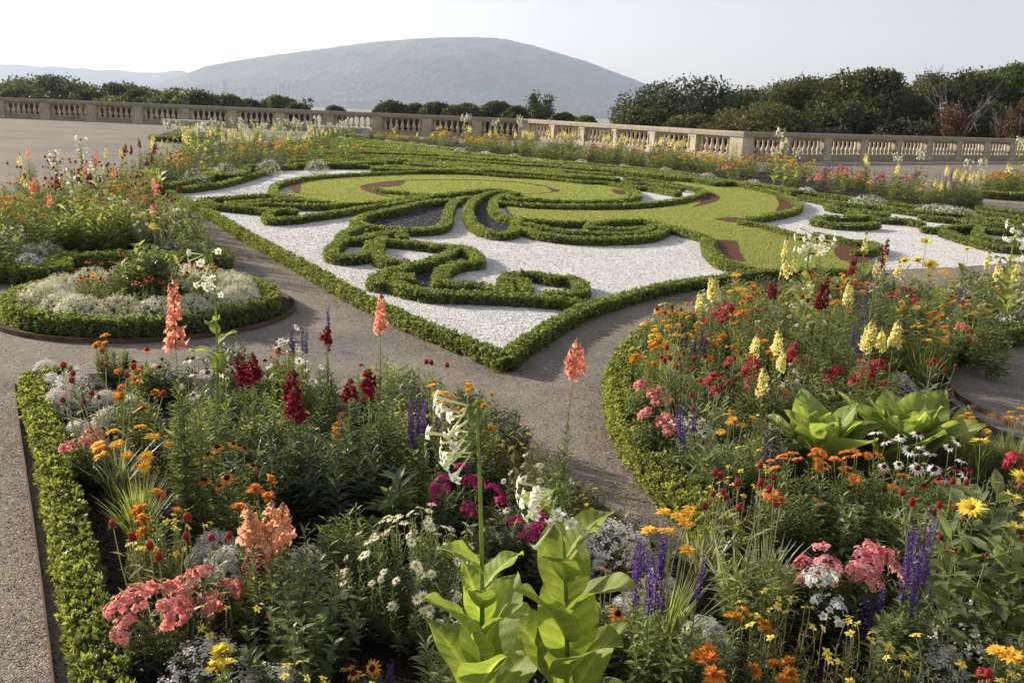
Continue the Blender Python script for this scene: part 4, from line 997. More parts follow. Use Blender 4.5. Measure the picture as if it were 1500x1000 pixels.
def pompom(r, R, col, n=46, col2=None):
    mb = MB(); u = r.random(n) ** .8; a = r.random(n) * 2 * PI; el = u * 1.45
    D = nrm(np.c_[np.cos(a) * np.cos(el), np.sin(a) * np.cos(el), np.sin(el) * .8 + .05])
    P = D * R * .25 * [1, 1, .6]
    c = np.array(col) * (.72 + .5 * r.random((n, 1)))
    if col2 is not None: c = c * (1 - u[:, None] * .7) + np.array(col2) * u[:, None] * .7
    mb.leaves(P, D, nrm(np.c_[-D[:, 0] * .5, -D[:, 1] * .5, np.ones(n)]), R * (1.0 - .38 * u), R * .42, c, fold=.25, curl=.12)
    mb.blobs([[0, 0, -R * .12]], [R * .3, R * .3, R * .3], G_MD, nu=6, nv=2)
    return mb
def ball(r, R, col):
    mb = MB(); mb.blobs([[0, 0, R * .8]], [R * .8, R * .8, R], np.array(col) * .7, nu=8, nv=5)
    n = 60; D = nrm(r.normal(size=(n, 3))); P = D * [R * .75, R * .75, R * .95] + [0, 0, R * .8]
    mb.leaves(P - D * R * .1, nrm(D + [0, 0, .7]), D, R * .42, R * .3, np.array(col) * (.8 + .7 * r.random((n, 1))), fold=.1)
    a = ang(4, r); mb.leaves(np.zeros((4, 3)), np.c_[np.cos(a), np.sin(a), np.full(4, .1)], np.tile([0, 0, 1.], (4, 1)), R * 1.9, R * .7, G_LT)
    return mb
def five(r, R, col, eye=None):
    mb = MB(); a = ang(5, r, .1)
    mb.leaves(np.zeros((5, 3)), np.c_[np.cos(a), np.sin(a), np.full(5, .12)], np.tile([0, 0, 1.], (5, 1)), R * (1 + r.normal(0, .08, 5)), R * .86, np.array(col) * (.75 + .45 * r.random((5, 1))), kind=8, fold=.1, curl=.2)
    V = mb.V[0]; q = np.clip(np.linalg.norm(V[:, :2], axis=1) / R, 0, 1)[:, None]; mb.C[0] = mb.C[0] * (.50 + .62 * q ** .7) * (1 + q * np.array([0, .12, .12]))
    mb.blobs([[0, 0, .001]], R * .11, eye if eye is not None else (.6, .5, .2), nu=5, nv=1)
    return mb
def cluster(r, R, n, rf, col, eye=None, flat=.7, var=.24):
    """rounded head of five-petalled flowers"""
    mb = MB(); n_ = 0
    f = [five(r, rf, col, eye) for _ in range(3)]
    while n_ < n:
        v = nrm(r.normal(size=3)); v[2] = abs(v[2])
        v = nrm(v * [1, 1, .8 + .4 * r.random()])
        p = v * R * (.75 + .5 * r.random()) * [1, 1, flat]
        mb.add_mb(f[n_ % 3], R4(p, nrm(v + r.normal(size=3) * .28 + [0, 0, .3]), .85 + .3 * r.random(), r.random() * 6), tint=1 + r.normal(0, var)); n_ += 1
    return mb
def floret(r, s, col, throat=None):
    """snapdragon flower: tube, two upper lobes, three lower lobes"""
    mb = MB(); col = np.array(col)
    th = col if throat is None else np.array(throat)
    mb.tubes([[0, 0, 0], [0, 0, s * .35], [0, 0, s * .65]], [s * .14, s * .24, s * .28], col * .9, 6)
    for a0, n, el, L in ((PI / 2, 2, .95, .62), (-PI / 2, 3, .35, .6)):
        for i in range(n):
            a = a0 + (i - (n - 1) / 2) * .95; D = [math.cos(a) * math.cos(el), math.sin(a) * math.cos(el), math.sin(el)]
            P = np.array([math.cos(a) * s * .2, math.sin(a) * s * .2, s * .55])
            mb.leaves([P], [D], [[-D[0] * .6, -D[1] * .6, 1]], s * L, s * .5, col * (.8 + .4 * r.random()), kind=8, fold=.22, curl=.38)
    mb.blobs([[0, -s * .12, s * .68]], [s * .2, s * .15, s * .16], th, nu=6, nv=3)
    return mb
def snap_spike(r, L, s, col, throat=None, n=26, bud=True):
    n = max(7, int(n * .72 * min(1.4, L / .12) * (.026 / s) ** .8))
    mb = MB(); fl = [floret(r, s, np.array(col) * (.85 + .3 * r.random()), throat) for _ in range(3)]
    mb.tubes([[0, 0, 0], [0, 0, L * .6], [0, 0, L * 1.08]], [.0026, .002, .001], G_LT, 4)
    for i in range(n):
        t = (i + .5 * r.random()) / n; a = i * 2.4; el = -.05 + .5 * t
        sc = (1.0 - .55 * t ** 1.4) * (.8 + .35 * r.random()); el += r.normal(0, .22); a += r.normal(0, .35)
        mb.add_mb(fl[i % 3], R4([math.cos(a) * .004, math.sin(a) * .004, L * t * .95], [math.cos(a) * math.cos(el), math.sin(a) * math.cos(el), math.sin(el)], sc, r.random()))
    if bud:
        m = 22; t = r.random(m); a = r.random(m) * 6.3
        mb.blobs(np.c_[np.cos(a) * .006 * (1.2 - t), np.sin(a) * .006 * (1.2 - t), L * (.93 + .2 * t)], .0048 * (1.2 - .5 * t), np.array(G_LT) * .6 + np.array(col) * .3, nu=5, nv=2)
    return mb
def sage_spike(r, L, col, n=90):
    mb = MB(); mb.tubes([[0, 0, 0], [r.normal() * .006, r.normal() * .006, L * .5], [r.normal() * .01, r.normal() * .01, L]], [.0018, .0015, .0008], np.array(col) * .7, 4)
    k = np.arange(n); t = (k // 6) / (n // 6) * .96 + r.random(n) * .03; a = r.random(n) * 6.3
    D = nrm(np.c_[np.cos(a), np.sin(a), .5 + .3 * r.random(n)]); P = np.c_[np.cos(a) * .002, np.sin(a) * .002, t * L]
    mb.leaves(P, D, nrm(r.normal(size=(n, 3))), (.013 - .007 * t) * (.8 + .4 * r.random(n)), .0075 * (1.1 - .5 * t), np.array(col) * (.6 + .9 * r.random((n, 1))), fold=.5)
    return mb
def trumpet(r, L, col):
    """long tobacco flower: slender tube flaring into a five-lobed star; runs along +Z"""
    mb = MB(); n = 7; t = np.linspace(0, 1, n); b = r.normal(0, .05, 2)
    path = np.c_[b[0] * L * t ** 2, b[1] * L * t ** 2, L * t]
    mb.tubes(path, np.array([.0019, .0018, .0019, .0022, .0027, .0033, .0046]) , np.linspace(0, 1, n)[:, None] * 0 + np.array(col) * [.80, .86, .60], 7)
    a = ang(5, r, .1); e = path[-1]
    mb.leaves(e - [0, 0, .003] + np.c_[np.cos(a), np.sin(a), np.zeros(5)] * .004, np.c_[np.cos(a), np.sin(a), np.full(5, .25)], np.tile([0, 0, 1.], (5, 1)), .0125, .0125, col, kind=8, fold=.1, curl=.3)
    mb.tubes([[0, 0, -.004], [0, 0, .004], [0, 0, .014]], [.002, .0042, .0035], G_LM, 6)
    return mb
def big_leaf(mb, base, az, L, Wd, e0, droop, r, col, twist=0.0, wave=.02, nu=14, nv=9, tipc=1.0):
    """broad ribbed leaf with pale midrib and side veins, ruffled edge"""
    t = np.linspace(0, 1, nu); s = np.linspace(-1, 1, nv)
    el = e0 - droop * t ** 1.3; dx = np.cos(el); dz = np.sin(el); dt = L / (nu - 1)
    cx = np.r_[0, np.cumsum(dx[:-1] * dt)]; cz = np.r_[0, np.cumsum(dz[:-1] * dt)]
    wd = Wd * .5 * (np.sin(np.clip(t, 0, 1) ** .78 * PI) ** .75 * (1 - .12 * t) + .05 * (1 - t)); wd[-1] = 0
    tw = twist * t
    T, S = np.meshgrid(t, s, indexing='ij')
    ph = r.random() * 6
    up = .22 * np.abs(S) * wd[:, None] * 1.6 + wave * np.sin(T * 13 + ph + S * 1.5) * np.abs(S) ** 1.5 * (.3 + T) + -.010 * np.cos(T * 52 - np.abs(S) * 7) * (1 - np.abs(S)) * np.abs(S) * 2 * L
    sx = S * wd[:, None]
    nx = -np.sin(el)[:, None]; nz = np.cos(el)[:, None]
    lx = cx[:, None] + nx * (up * np.cos(tw)[:, None] + sx * np.sin(tw)[:, None]); lz = cz[:, None] + nz * (up * np.cos(tw)[:, None] + sx * np.sin(tw)[:, None]); ly = sx * np.cos(tw)[:, None] - up * np.sin(tw)[:, None]
    V = np.stack([base[0] + lx * math.cos(az) - ly * math.sin(az), base[1] + lx * math.sin(az) + ly * math.cos(az), base[2] + lz], -1)
    vein = np.exp(-(S * 11) ** 2) * .8 + np.clip((np.cos(T * 52 - np.abs(S) * 7) - .75) * 4, 0, 1) * (np.abs(S) < .92) * .34
    C = np.array(col) * (1 + vein[..., None] * [1.1, .8, 1.1]) * (.93 + .1 * np.sin(T * 7 + ph)[..., None])
    edge_ = (np.abs(S) > .95)[..., None]; C = np.where(edge_, C * [1.15, 1.0, .8], C)
    idx = np.arange(nu * nv).reshape(nu, nv)
    f = np.stack([idx[:-1, :-1], idx[1:, :-1], idx[1:, 1:], idx[:-1, 1:]], -1).reshape(-1, 4)
    mb.add(V.reshape(-1, 3), [f], C.reshape(-1, 3))
# ---- foliage
def bush(r, h, rad, ns, nl, ll, lw, col, el=.5, dome=.4, t0=.12, kind=4, stemr=.0022, base=.3, curl=.15, grade=.5, thin=False, up=1.0):
    mb = MB(); a = r.random(ns) * 2 * PI; q = np.sqrt(r.random(ns)); tipxy = np.c_[np.cos(a), np.sin(a)] * (q * rad)[:, None]
    hz = h * (1 - dome * q ** 2) * (.82 + .25 * r.random(ns))
    tip = np.c_[tipxy, hz]; b = np.c_[tipxy * base, np.zeros(ns)]
    t = np.linspace(0, 1, 5)[None, :, None]; mid = tip * [.85, .85, .5] + b * [.15, .15, .5] * 1
    path = b[:, None] * (1 - t) ** 2 + 2 * mid[:, None] * t * (1 - t) + tip[:, None] * t ** 2
    mb.tubes(path, np.linspace(stemr, stemr * .5, 5), np.array(col) * .9 + .01, 3)
    tl = t0 + (1 - t0) * (np.arange(nl)[None] + r.random((ns, nl))) / nl
    tl3 = tl[..., None]; P = b[:, None] * (1 - tl3) ** 2 + 2 * mid[:, None] * tl3 * (1 - tl3) + tip[:, None] * tl3 ** 2
    az = (np.arange(nl)[None] * 2.4 + r.random((ns, 1)) * 6.3 + r.normal(0, .3, (ns, nl)))
    e = el + (tl - .5) * .6 * up + r.normal(0, .25, (ns, nl))
    D = np.stack([np.cos(az) * np.cos(e), np.sin(az) * np.cos(e), np.sin(e)], -1)
    LL = ll * (1.15 - grade * tl) * (.75 + .5 * r.random((ns, nl)))
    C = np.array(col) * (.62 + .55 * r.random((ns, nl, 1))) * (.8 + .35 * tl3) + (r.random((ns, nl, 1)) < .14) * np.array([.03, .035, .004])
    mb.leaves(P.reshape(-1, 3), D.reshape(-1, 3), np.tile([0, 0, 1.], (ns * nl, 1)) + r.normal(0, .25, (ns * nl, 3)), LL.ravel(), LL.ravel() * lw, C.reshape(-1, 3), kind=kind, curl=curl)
    dirs = nrm(tip - path[:, 3])
    return mb, tip, dirs
def strappy(r, h, n, w, col, spread=.5):
    """grassy tuft of long narrow leaves"""
    mb = MB(); a = r.random(n) * 6.3
    for i in range(n):
        L = h * (.6 + .5 * r.random()); s = spread * (.25 + .9 * r.random()); t = np.linspace(0, 1, 5)
        rr = L * s * t ** 1.3; z = L * (t - .35 * s * t ** 2.2)
        c, sn = math.cos(a[i]), math.sin(a[i]); b = r.normal(0, .015, 2)
        wd = w * np.array([.7, 1, .9, .6, .05])
        Lp = np.c_[b[0] + rr * c - wd * sn, b[1] + rr * sn + wd * c, z]; Rp = np.c_[b[0] + rr * c + wd * sn, b[1] + rr * sn - wd * c, z]
        V = np.concatenate([Lp, Rp]); k = np.arange(4); mb.add(V, [np.stack([k, k + 1, k + 6, k + 5], 1)], np.array(col) * (.6 + .7 * r.random()))
    return mb
def stalks(mb, r, pts0, pts1, rad, col, bend=.02):
    if len(pts1) == 0: return
    p0 = np.array(pts0); p1 = np.array(pts1); t = np.linspace(0, 1, 5)[None, :, None]; m = (p0 + p1) / 2 + r.normal(0, bend, p0.shape)
    mb.tubes(p0[:, None] * (1 - t) ** 2 + 2 * m[:, None] * t * (1 - t) + p1[:, None] * t ** 2, np.linspace(rad, rad * .7, 5), col, 4)

SPEC = {}
def species(f): SPEC[f.__name__] = f; return f
# every species returns (foliage MB, [(part name, [MB variants], [matrices])]) ; lod 0 near, 1 middle, 2 far
def K(lod, a, b, c): return (a, b, c)[lod]
@species
def snapdragon(r, col='salmon', lod=0, h=.7, n=7, nf=3, s=.021, fol=G_MD, rad=.13, throat=None, L=.13):
    mb, tip, dr = bush(r, h * .72, rad, K(lod, n * 3, n * 2, n + 3), K(lod, 40, 26, 13), K(lod, .055, .07, .10), K(lod, .2, .22, .3), fol, el=.35, dome=.5, base=.45)
    M_ = []; o = np.argsort(-tip[:, 2])[:nf]; top = []
    for j, i in enumerate(o):
        x = tip[i] * [1, 1, 0] + [0, 0, h * (1 - .13 * r.random() * (j > 0)) - L]; top.append(x); M_.append(R4(x, [r.normal(0, .05), r.normal(0, .05), 1], .85 + .25 * r.random(), r.random() * 6))
    stalks(mb, r, tip[o] * [1, 1, .6], top, .0028, G_LT, .008)
    k = np.concatenate([np.linspace(tip[i] * [1, 1, .75], t_, 8) for i, t_ in zip(o, top)] or [tip])
    a = r.random(len(k)) * 6.3; mb.leaves(k, np.c_[np.cos(a), np.sin(a), np.full(len(k), .5)], np.tile([0, 0, 1.], (len(k), 1)), .03, .008, G_LT)
    V = [snap_spike(r, L, s, PC[col], PC.get(throat) if throat else None, n=K(lod, 30, 20, 12)) for _ in range(K(lod, 3, 2, 1))]
    return mb, [('flower_spike', V, M_)]
@species
def tobacco(r, col='white', lod=0, h=1.0, leafL=.30, nlv=11, nfl=18, low=.05, colr=G_LM, e0=1.05, leafmax=.55, az0=None, lean=(0, 0), bias=None, hd=.16, dr=.9, wr=.56):
    mb = MB(); top = np.array([lean[0], lean[1], h]);
    t = np.linspace(0, 1, 7)[:, None]; st = top * t + np.c_[np.sin(t * 3) * .015, np.cos(t * 4) * .01 - .01, np.zeros((7, 1))]
    mb.tubes(st, np.linspace(.008, .0035, 7), np.array(G_LM) * .95, 7)
    for i in range(nlv):
        u = i / max(nlv - 1, 1); z = h * (low + (leafmax - low) * u); sc = (1 - .55 * u) * (.85 + .3 * r.random())
        a = i * 2.4 + (r.random() * .5 if az0 is None else az0) + r.normal(0, .2)
        c = np.interp(z / h, t[:, 0], st[:, 0]), np.interp(z / h, t[:, 0], st[:, 1])
        big_leaf(mb, [c[0], c[1], z], a, leafL * sc, leafL * sc * wr, e0 - .25 * r.random(), dr + .6 * r.random(), r, np.array(colr) * (.72 + .5 * r.random()), twist=r.normal(0, .25), wave=.006, nu=K(lod, 44, 12, 6), nv=K(lod, 15, 5, 5))
    M_ = []
    for i in range(nfl):
        u = r.random(); p = top + np.array([0, 0, -hd * u ** 1.6 * h]) + r.normal(0, .006, 3); a = i * 2.4 + r.normal(0, .3) if bias is None or r.random() < .22 else bias + r.normal(0, .5); el = .45 - 1.25 * r.random() - .2 * u
        M_.append(R4(p, [math.cos(a) * math.cos(el), math.sin(a) * math.cos(el), math.sin(el)], .8 + .35 * r.random(), r.random() * 6))
    V = [trumpet(r, .085, PC[col]) for _ in range(K(lod, 4, 2, 1))]
    m = K(lod, 16, 8, 4); a = r.random(m) * 6.3
    mb.blobs(top + np.c_[np.cos(a) * .013, np.sin(a) * .013, .012 - .05 * r.random(m)], [.004, .004, .009], G_LM, nu=5, nv=3)
    mb.matname = 'big_leaf'
    return mb, [('trumpet_flower', V, M_)]
@species
def rosette(r, lod=0, n=14, L=.30, col=None, colr=G_LT, e0=1.0, w=.5, dr=1.0, up=False, **k):
    mb = MB()
    for i in range(n):
        u = i / n; big_leaf(mb, [0, 0, .01 + .05 * u], i * 2.4 + r.normal(0, .2), L * (1.1 - .45 * u) * (.85 + .3 * r.random()), L * w * (1 - .3 * u), (.95 + .5 * u if up else e0 * (.55 + .75 * u)), dr * (1.0 - .6 * u), r, np.array(colr) * (.7 + .55 * r.random()), twist=r.normal(0, .3), wave=.007, nu=K(lod, 44, 11, 6), nv=K(lod, 15, 5, 3))
    mb.matname = 'big_leaf'
    return mb, []
@species
def leafy(r, lod=0, h=.35, rad=.12, col=None, fol=G_MD, n=12, L=.075, w=.42, nl=None, el=.4, dome=.35, kind=None, **k):
    mb, t, d = bush(r, h, rad, K(lod, n * 2, n + 4, n), nl or K(lod, 26, 18, 12), L * K(lod, 1, 1.15, 1.4), w, fol, el=el, dome=dome, kind=kind or K(lod, 8, 4, 4), base=.35)
    return mb, []
def headed(r, lod, h, rad, ns, nl, ll, lw, fol, nf, V, name, el=.5, dome=.35, face=.45, extra=.04, t0=.1, kind=4, sc=1.0, stalk=G_LT, foliage_h=.85, tilt=None, base=.35):
    mb, tip, dr = bush(r, h * foliage_h, rad, ns, nl, ll, lw, fol, el=el, dome=dome, t0=t0, kind=kind, base=base)
    M_ = []; q = r.permutation(len(tip))[:min(nf, len(tip))]; P0 = []; P1 = []
    for j in range(nf):
        i = q[j % len(q)]; e = tip[i] + [r.normal() * .012 * (1 + j // len(q)), r.normal() * .012 * (1 + j // len(q)), h * (1 - foliage_h) + extra * r.random()]
        P0.append(tip[i] * [1, 1, .8]); P1.append(e); rd = nrm(np.array([e[0], e[1], 1e-4])); up = nrm(np.array([rd[0] * face, rd[1] * face, 1]) + r.normal(0, .22, 3))
        M_.append(R4(e, up, sc * (.8 + .4 * r.random()), r.random() * 6))
    stalks(mb, r, P0, P1, .0016, stalk, .01)
    return mb, [(name, V, M_)]
@species
def marigold(r, col='gold', lod=0, h=.32, rad=.13, nf=12, R=.026, fol=G_MD, **k):
    V = [pompom(r, R, PC[col], K(lod, 46, 30, 16)) for _ in range(K(lod, 4, 3, 1))]
    return headed(r, lod, h, rad, K(lod, 30, 20, 12), K(lod, 30, 20, 10), K(lod, .035, .045, .07), .3, fol, nf, V, 'flower_head')
@species
def coneflower(r, col='rust', lod=0, h=.42, rad=.13, nf=10, R=.028, center=(.05, .02, .01), fol=G_MD, npet=13, droop=.25, **k):
    V = [daisy(r, R, npet, PC[col], center, rc=.36, droop=droop, dome=.9) for _ in range(K(lod, 4, 3, 1))]
    return headed(r, lod, h, rad, K(lod, 22, 16, 11), K(lod, 24, 16, 9), K(lod, .05, .06, .085), .24, fol, nf, V, 'flower_head', foliage_h=.78)
@species
def calendula(r, col='orange', lod=0, h=.36, rad=.15, nf=14, R=.026, fol=G_MD, **k):
    V = [daisy(r, R, 22, PC[col], np.array(PC[col]) * .75, rc=.25, droop=.0, layers=2, dome=.5) for _ in range(K(lod, 4, 2, 1))]
    return headed(r, lod, h, rad, K(lod, 30, 20, 12), K(lod, 26, 18, 10), K(lod, .05, .06, .08), .25, fol, nf, V, 'flower_head')
@species
def coreopsis(r, col='gold', lod=0, h=.42, rad=.14, nf=9, R=.027, fol=G_LT, **k):
    mb = strappy(r, h * .68, K(lod, 170, 90, 40), K(lod, .0035, .005, .008), fol, .55)
    V = [daisy(r, R, 14, PC[col], np.array(PC['amber']), rc=.25, droop=-.05, layers=2, wide=1.3) for _ in range(K(lod, 4, 2, 1))]
    M_ = []; P1 = []
    for j in range(nf):
        a = r.random() * 6.3; q = rad * math.sqrt(r.random()); e = np.array([q * math.cos(a), q * math.sin(a), h * (.8 + .22 * r.random())]); P1.append(e); M_.append(R4(e, [e[0] * 2, e[1] * 2, .6], .85 + .3 * r.random()))
    stalks(mb, r, np.array(P1) * [.4, .4, .0], P1, .0015, G_LT, .02)
    return mb, [('flower_head', V, M_)]
@species
def ball_amaranth(r, col='ball', lod=0, h=.5, rad=.12, nf=7, R=.0118, fol=G_GY, **k):
    mb = strappy(r, h * .55, K(lod, 46, 30, 16), K(lod, .006, .007, .01), fol, .6)
    V = [ball(r, R, PC[col]) for _ in range(K(lod, 2, 1, 1))]; M_ = []; P1 = []
    for j in range(nf):
        a = r.random() * 6.3; q = rad * (.3 + .9 * r.random()); e = np.array([q * math.cos(a), q * math.sin(a), h * (.72 + .3 * r.random())]); P1.append(e); M_.append(R4(e, [e[0], e[1], .8], .85 + .4 * r.random()))
    stalks(mb, r, np.array(P1) * [.3, .3, .0], P1, .0021, np.array(G_GY) * 1.3, .02)
    k_ = np.concatenate([np.array(P1) * [.8, .8, f] for f in (.5, .65, .8)]); a = r.random(len(k_)) * 6.3
    mb.leaves(k_, np.c_[np.cos(a), np.sin(a), np.full(len(k_), .9)], np.tile([0, 0, 1.], (len(k_), 1)), .06, .014, G_GY)
    return mb, [('flower_ball', V, M_)]
@species
def sage(r, col='purple', lod=0, h=.5, rad=.10, nf=7, fol=G_MD, L=.13, **k):
    V = [sage_spike(r, L, PC[col], K(lod, 110, 66, 36)) for _ in range(K(lod, 3, 2, 1))]
    mb, tip, dr = bush(r, h * .66, rad, K(lod, 18, 13, 9), K(lod, 22, 15, 9), K(lod, .05, .06, .085), .32, fol, el=.45, dome=.4, kind=K(lod, 8, 4, 4))
    M_ = []; o = np.argsort(-tip[:, 2])[:nf]; P1 = []
    for i in o:
        e = np.array([tip[i][0] * 1.1, tip[i][1] * 1.1, h * (.75 + .25 * r.random()) - L * .75]); P1.append(e); M_.append(R4(e, [e[0] * .6, e[1] * .6, .5], .8 + .4 * r.random()))
    stalks(mb, r, tip[o] * [1, 1, .8], P1, .0019, G_MD, .006)
    return mb, [('flower_spike', V, M_)]
@species
def alyssum(r, col='white', lod=0, h=.16, rad=.16, dens=1.0, fol=G_GY, **k):
    mb, tip, d = bush(r, h * .9, rad, K(lod, 60, 40, 20), K(lod, 12, 9, 6), K(lod, .022, .03, .05), .3, fol, el=.5, dome=.65, t0=.3, base=.25)
    fl = MB(); n = int(K(lod, 260, 170, 80) * dens); q = np.sqrt(r.random(n)) * 1.04; a = r.random(n) * 6.3
    C = np.c_[np.cos(a) * q * rad, np.sin(a) * q * rad, h * (1 - .72 * q ** 2.4) * (.9 + .2 * r.random(n))]
    m = K(lod, 9, 6, 4); nn = nrm(C * [1 / rad, 1 / rad, 1.0 / h] * [1, 1, .8] + [0, 0, .3]); CC = np.repeat(C, m, 0); NN = nrm(np.repeat(nn, m, 0) + [-.35, -.1, .8])
    sp = K(lod, .011, .014, .02); P = CC + r.normal(0, sp * .5, CC.shape); D = nrm(np.cross(NN, r.normal(size=CC.shape))); sz = K(lod, .0088, .0115, .02)
    fl.leaves(P - D * sz * .5, D, NN + r.normal(0, .22, CC.shape), sz * (.7 + .6 * r.random(len(P))), sz * .9, np.array(PC[col]) * (.78 + .34 * r.random((len(P), 1))), fold=.05, curl=.03)
    return mb, [('blossom', [fl], [np.eye(4)])]
@species
def clusters(r, col='pink', lod=0, h=.26, rad=.13, nf=9, R=.035, rf=.014, fol=G_DK, eye=None, L=.05, **k):
    V = [cluster(r, R, K(lod, 17, 12, 8), rf, PC[col], eye) for _ in range(K(lod, 4, 2, 1))]
    return headed(r, lod, h, rad, K(lod, 26, 18, 11), K(lod, 22, 15, 9), L * K(lod, 1, 1.2, 1.5), .3, fol, nf, V, 'flower_cluster', face=.7, foliage_h=.86, extra=.015)
@species
def marguerite(r, col='cream', lod=0, h=.40, rad=.2, nf=34, R=.017, fol=G_GY, center=(.55, .42, .04), ns=70, **k):
    V = [daisy(r, R, 16, PC[col], center, rc=.3, droop=.0) for _ in range(K(lod, 3, 2, 1))]
    return headed(r, lod, h, rad, K(lod, ns, 30, 16), K(lod, 30, 20, 10), K(lod, .030, .04, .06), .28, fol, nf, V, 'flower_head', dome=.5, foliage_h=.93, face=.8, extra=.02)
@species
def bidens(r, col='lemon', lod=0, h=.28, rad=.14, nf=14, R=.014, fol=G_OL, **k):
    V = [daisy(r, R, 5, PC[col], np.array(PC['amber']), rc=.25, droop=-.1, wide=.75) for _ in range(K(lod, 3, 2, 1))]
    return headed(r, lod, h, rad, K(lod, 26, 18, 10), K(lod, 14, 10, 6), K(lod, .03, .04, .06), .16, fol, nf, V, 'flower_head', foliage_h=.8, stalk=G_OL)
@species
def sunflower(r, col='lemon', lod=0, h=.75, rad=.13, nf=3, R=.042, fol=G_MD, **k):
    V = [daisy(r, R, 16, PC[col], (.35, .22, .02), rc=.3, droop=-.25, layers=2, wide=1.1) for _ in range(2)]
    return headed(r, lod, h, rad, 7, K(lod, 17, 12, 8), .12, .38, fol, nf, V, 'flower_head', foliage_h=.85, kind=8, el=.45)
@species
def yarrow(r, col='lemon', lod=0, h=.62, rad=.13, nf=4, fol=G_GY, **k):
    V = [cluster(r, .028, 34, .007, PC[col], flat=.25) for _ in range(2)]
    return headed(r, lod, h, rad, 16, K(lod, 22, 15, 9), .10, .3, fol, nf, V, 'flower_cluster', foliage_h=.78, kind=8, el=.5, face=.15, extra=.05)

# ---- placing
PROTO = {}
def proto(sp, kw, lod, var):
    key = (sp, lod, var, tuple(sorted((k, str(v)) for k, v in kw.items())))
    if key not in PROTO:
        r = np.random.default_rng(abs(hash_(str(key))) % (2**31))
        fol, parts = SPEC[sp](r, lod=lod, **kw)
        fm = getattr(fol, 'matname', 'leaf')
        if lod == 2:
            for nme, V, M_ in parts:
                for i, m in enumerate(M_): fol_add(fol, V[i % len(V)], m)
            PROTO[key] = ('one', fol.mesh(sp, [fm, 'petal'] if parts else [fm]))
        else:
            f = fol.mesh('foliage', [fm])
            PROTO[key] = ('parts', f, [(nme, [v.mesh(nme, ['petal']) for v in V], M_) for nme, V, M_ in parts])
    return PROTO[key]
def hash_(s):
    h = 7
    for c in s: h = (h * 131 + ord(c)) % 2147483647
    return h
def fol_add(mb, o, m):
    A = np.array(m)[:3, :3]; b = np.array(m)[:3, 3]; V, C, F = o.arrays(); mb.V.append(V @ A.T + b); mb.C.append(C)
    for k, f in F.items(): mb.F.setdefault((k[0], 1), []).append(f + mb.n)
    mb.n += len(V)
NAMES = dict(snapdragon='snapdragon', tobacco='flowering_tobacco', rosette='leafy_rosette', leafy='leafy_plant', marigold='marigold', coneflower='coneflower', calendula='calendula', coreopsis='coreopsis', ball_amaranth='globe_amaranth', sage='flowering_sage', alyssum='sweet_alyssum', clusters='phlox',
             marguerite='marguerite_daisy', bidens='yellow_bidens', sunflower='yellow_sunflower', yarrow='yarrow')
CATS = dict(rosette='plant', leafy='plant')
GROUPS = {}
prng = np.random.default_rng(99)
PLACED = []
def place(sp, P, label=None, what=None, where=None, sc=1.0, rot=None, var=0, lod=None, group=None, name=None, tilt=0.0, **kw):
    d = math.hypot(P[0], P[1])
    if lod is None: lod = 0 if d < 6.2 else (1 if d < 13 else 2)
    pr = proto(sp, kw, lod, var); rot = prng.random() * 6.28 if rot is None else rot
    nm = name or NAMES[sp]
    if pr[0] == 'one': root = link(nm, pr[1])
    else:
        root = link(nm, None); link('foliage', pr[1], root)
        for nme, V, M_ in pr[2]:
            for i, m in enumerate(M_[:98]): link(nme, V[i % len(V)], root, mx=m)
    root.location = (P[0], P[1], 0.004); root.rotation_euler = (prng.normal() * .05, tilt + prng.normal() * .05, rot) if where else (0, tilt, rot); root.scale = (sc, sc, sc)
    cat = CATS.get(sp, 'flower plant')
    x, y = px([P[0], P[1], .3])
    if label: tag(root, label, cat, group)
    else: later(root, x, what, where, cat, group)
    PLACED.append((P[0], P[1], sp))
    return root
def top(x, y, h): return at(x, y, h)

# ------------------------------------------------------------------ hand-placed plants, near bed
NB_ = 'flowers of the near bed'
def hero(sp, x, y, h, label, **kw):
    sc = kw.pop('sc', 1.0); extra = kw.pop('place', {})
    if sp not in ('rosette', 'alyssum_'): kw['h'] = h / sc
    place(sp, top(x, y, h), label=label, sc=sc, group=kw.pop('group', NB_), **extra, **kw)
hero('tobacco', 716, 598, 1.02, 'tall flowering tobacco at the front, left stem of the pair, drooping white trumpets', nfl=17, leafL=.28, nlv=10, leafmax=.62, low=.25, bias=3.3, hd=.12, lean=(-.03, 0), colr=(.255, .33, .075), e0=1.2, dr=.55, wr=.56, place=dict(rot=.15, var=1))
hero('tobacco', 850, 720, .82, 'shorter flowering tobacco at the front with a leaning white flower head', nfl=19, leafL=.31, nlv=10, leafmax=.86, low=.3, bias=3.5, hd=.07, lean=(-.05, 0), colr=(.265, .335, .075), e0=1.25, dr=.55, wr=.56, place=dict(rot=.1, var=2))
hero('rosette', 935, 965, .30, 'wide low leaf spreading right at the foot of the shorter tobacco', L=.24, n=5, colr=(.255, .33, .075), w=.66, e0=.7, dr=.6)
hero('marguerite', 612, 762, .40, 'wide bush of pale cream daisies left of the tall tobacco', nf=80, rad=.27, ns=120, fol=G_MD)
hero('marguerite', 700, 850, .26, 'lower fringe of cream daisies behind the tobacco leaves', nf=14, rad=.13)
hero('snapdragon', 395, 735, .50, 'peach snapdragon with many packed spikes in the near bed', col='peach', nf=7, s=.036, throat='yellow', rad=.12, L=.09)
hero('snapdragon', 480, 700, .50, 'snapdragon plant gone to green seed spikes beside the peach one', col='peach', nf=0, rad=.13, n=9)
hero('leafy', 455, 810, .40, 'dense dark leafy plant below the green seed spikes', rad=.15, fol=G_MD, L=.05)
hero('leafy', 430, 890, .30, 'leafy plant at the bottom beside the bare soil', rad=.15, fol=G_MD, L=.05)
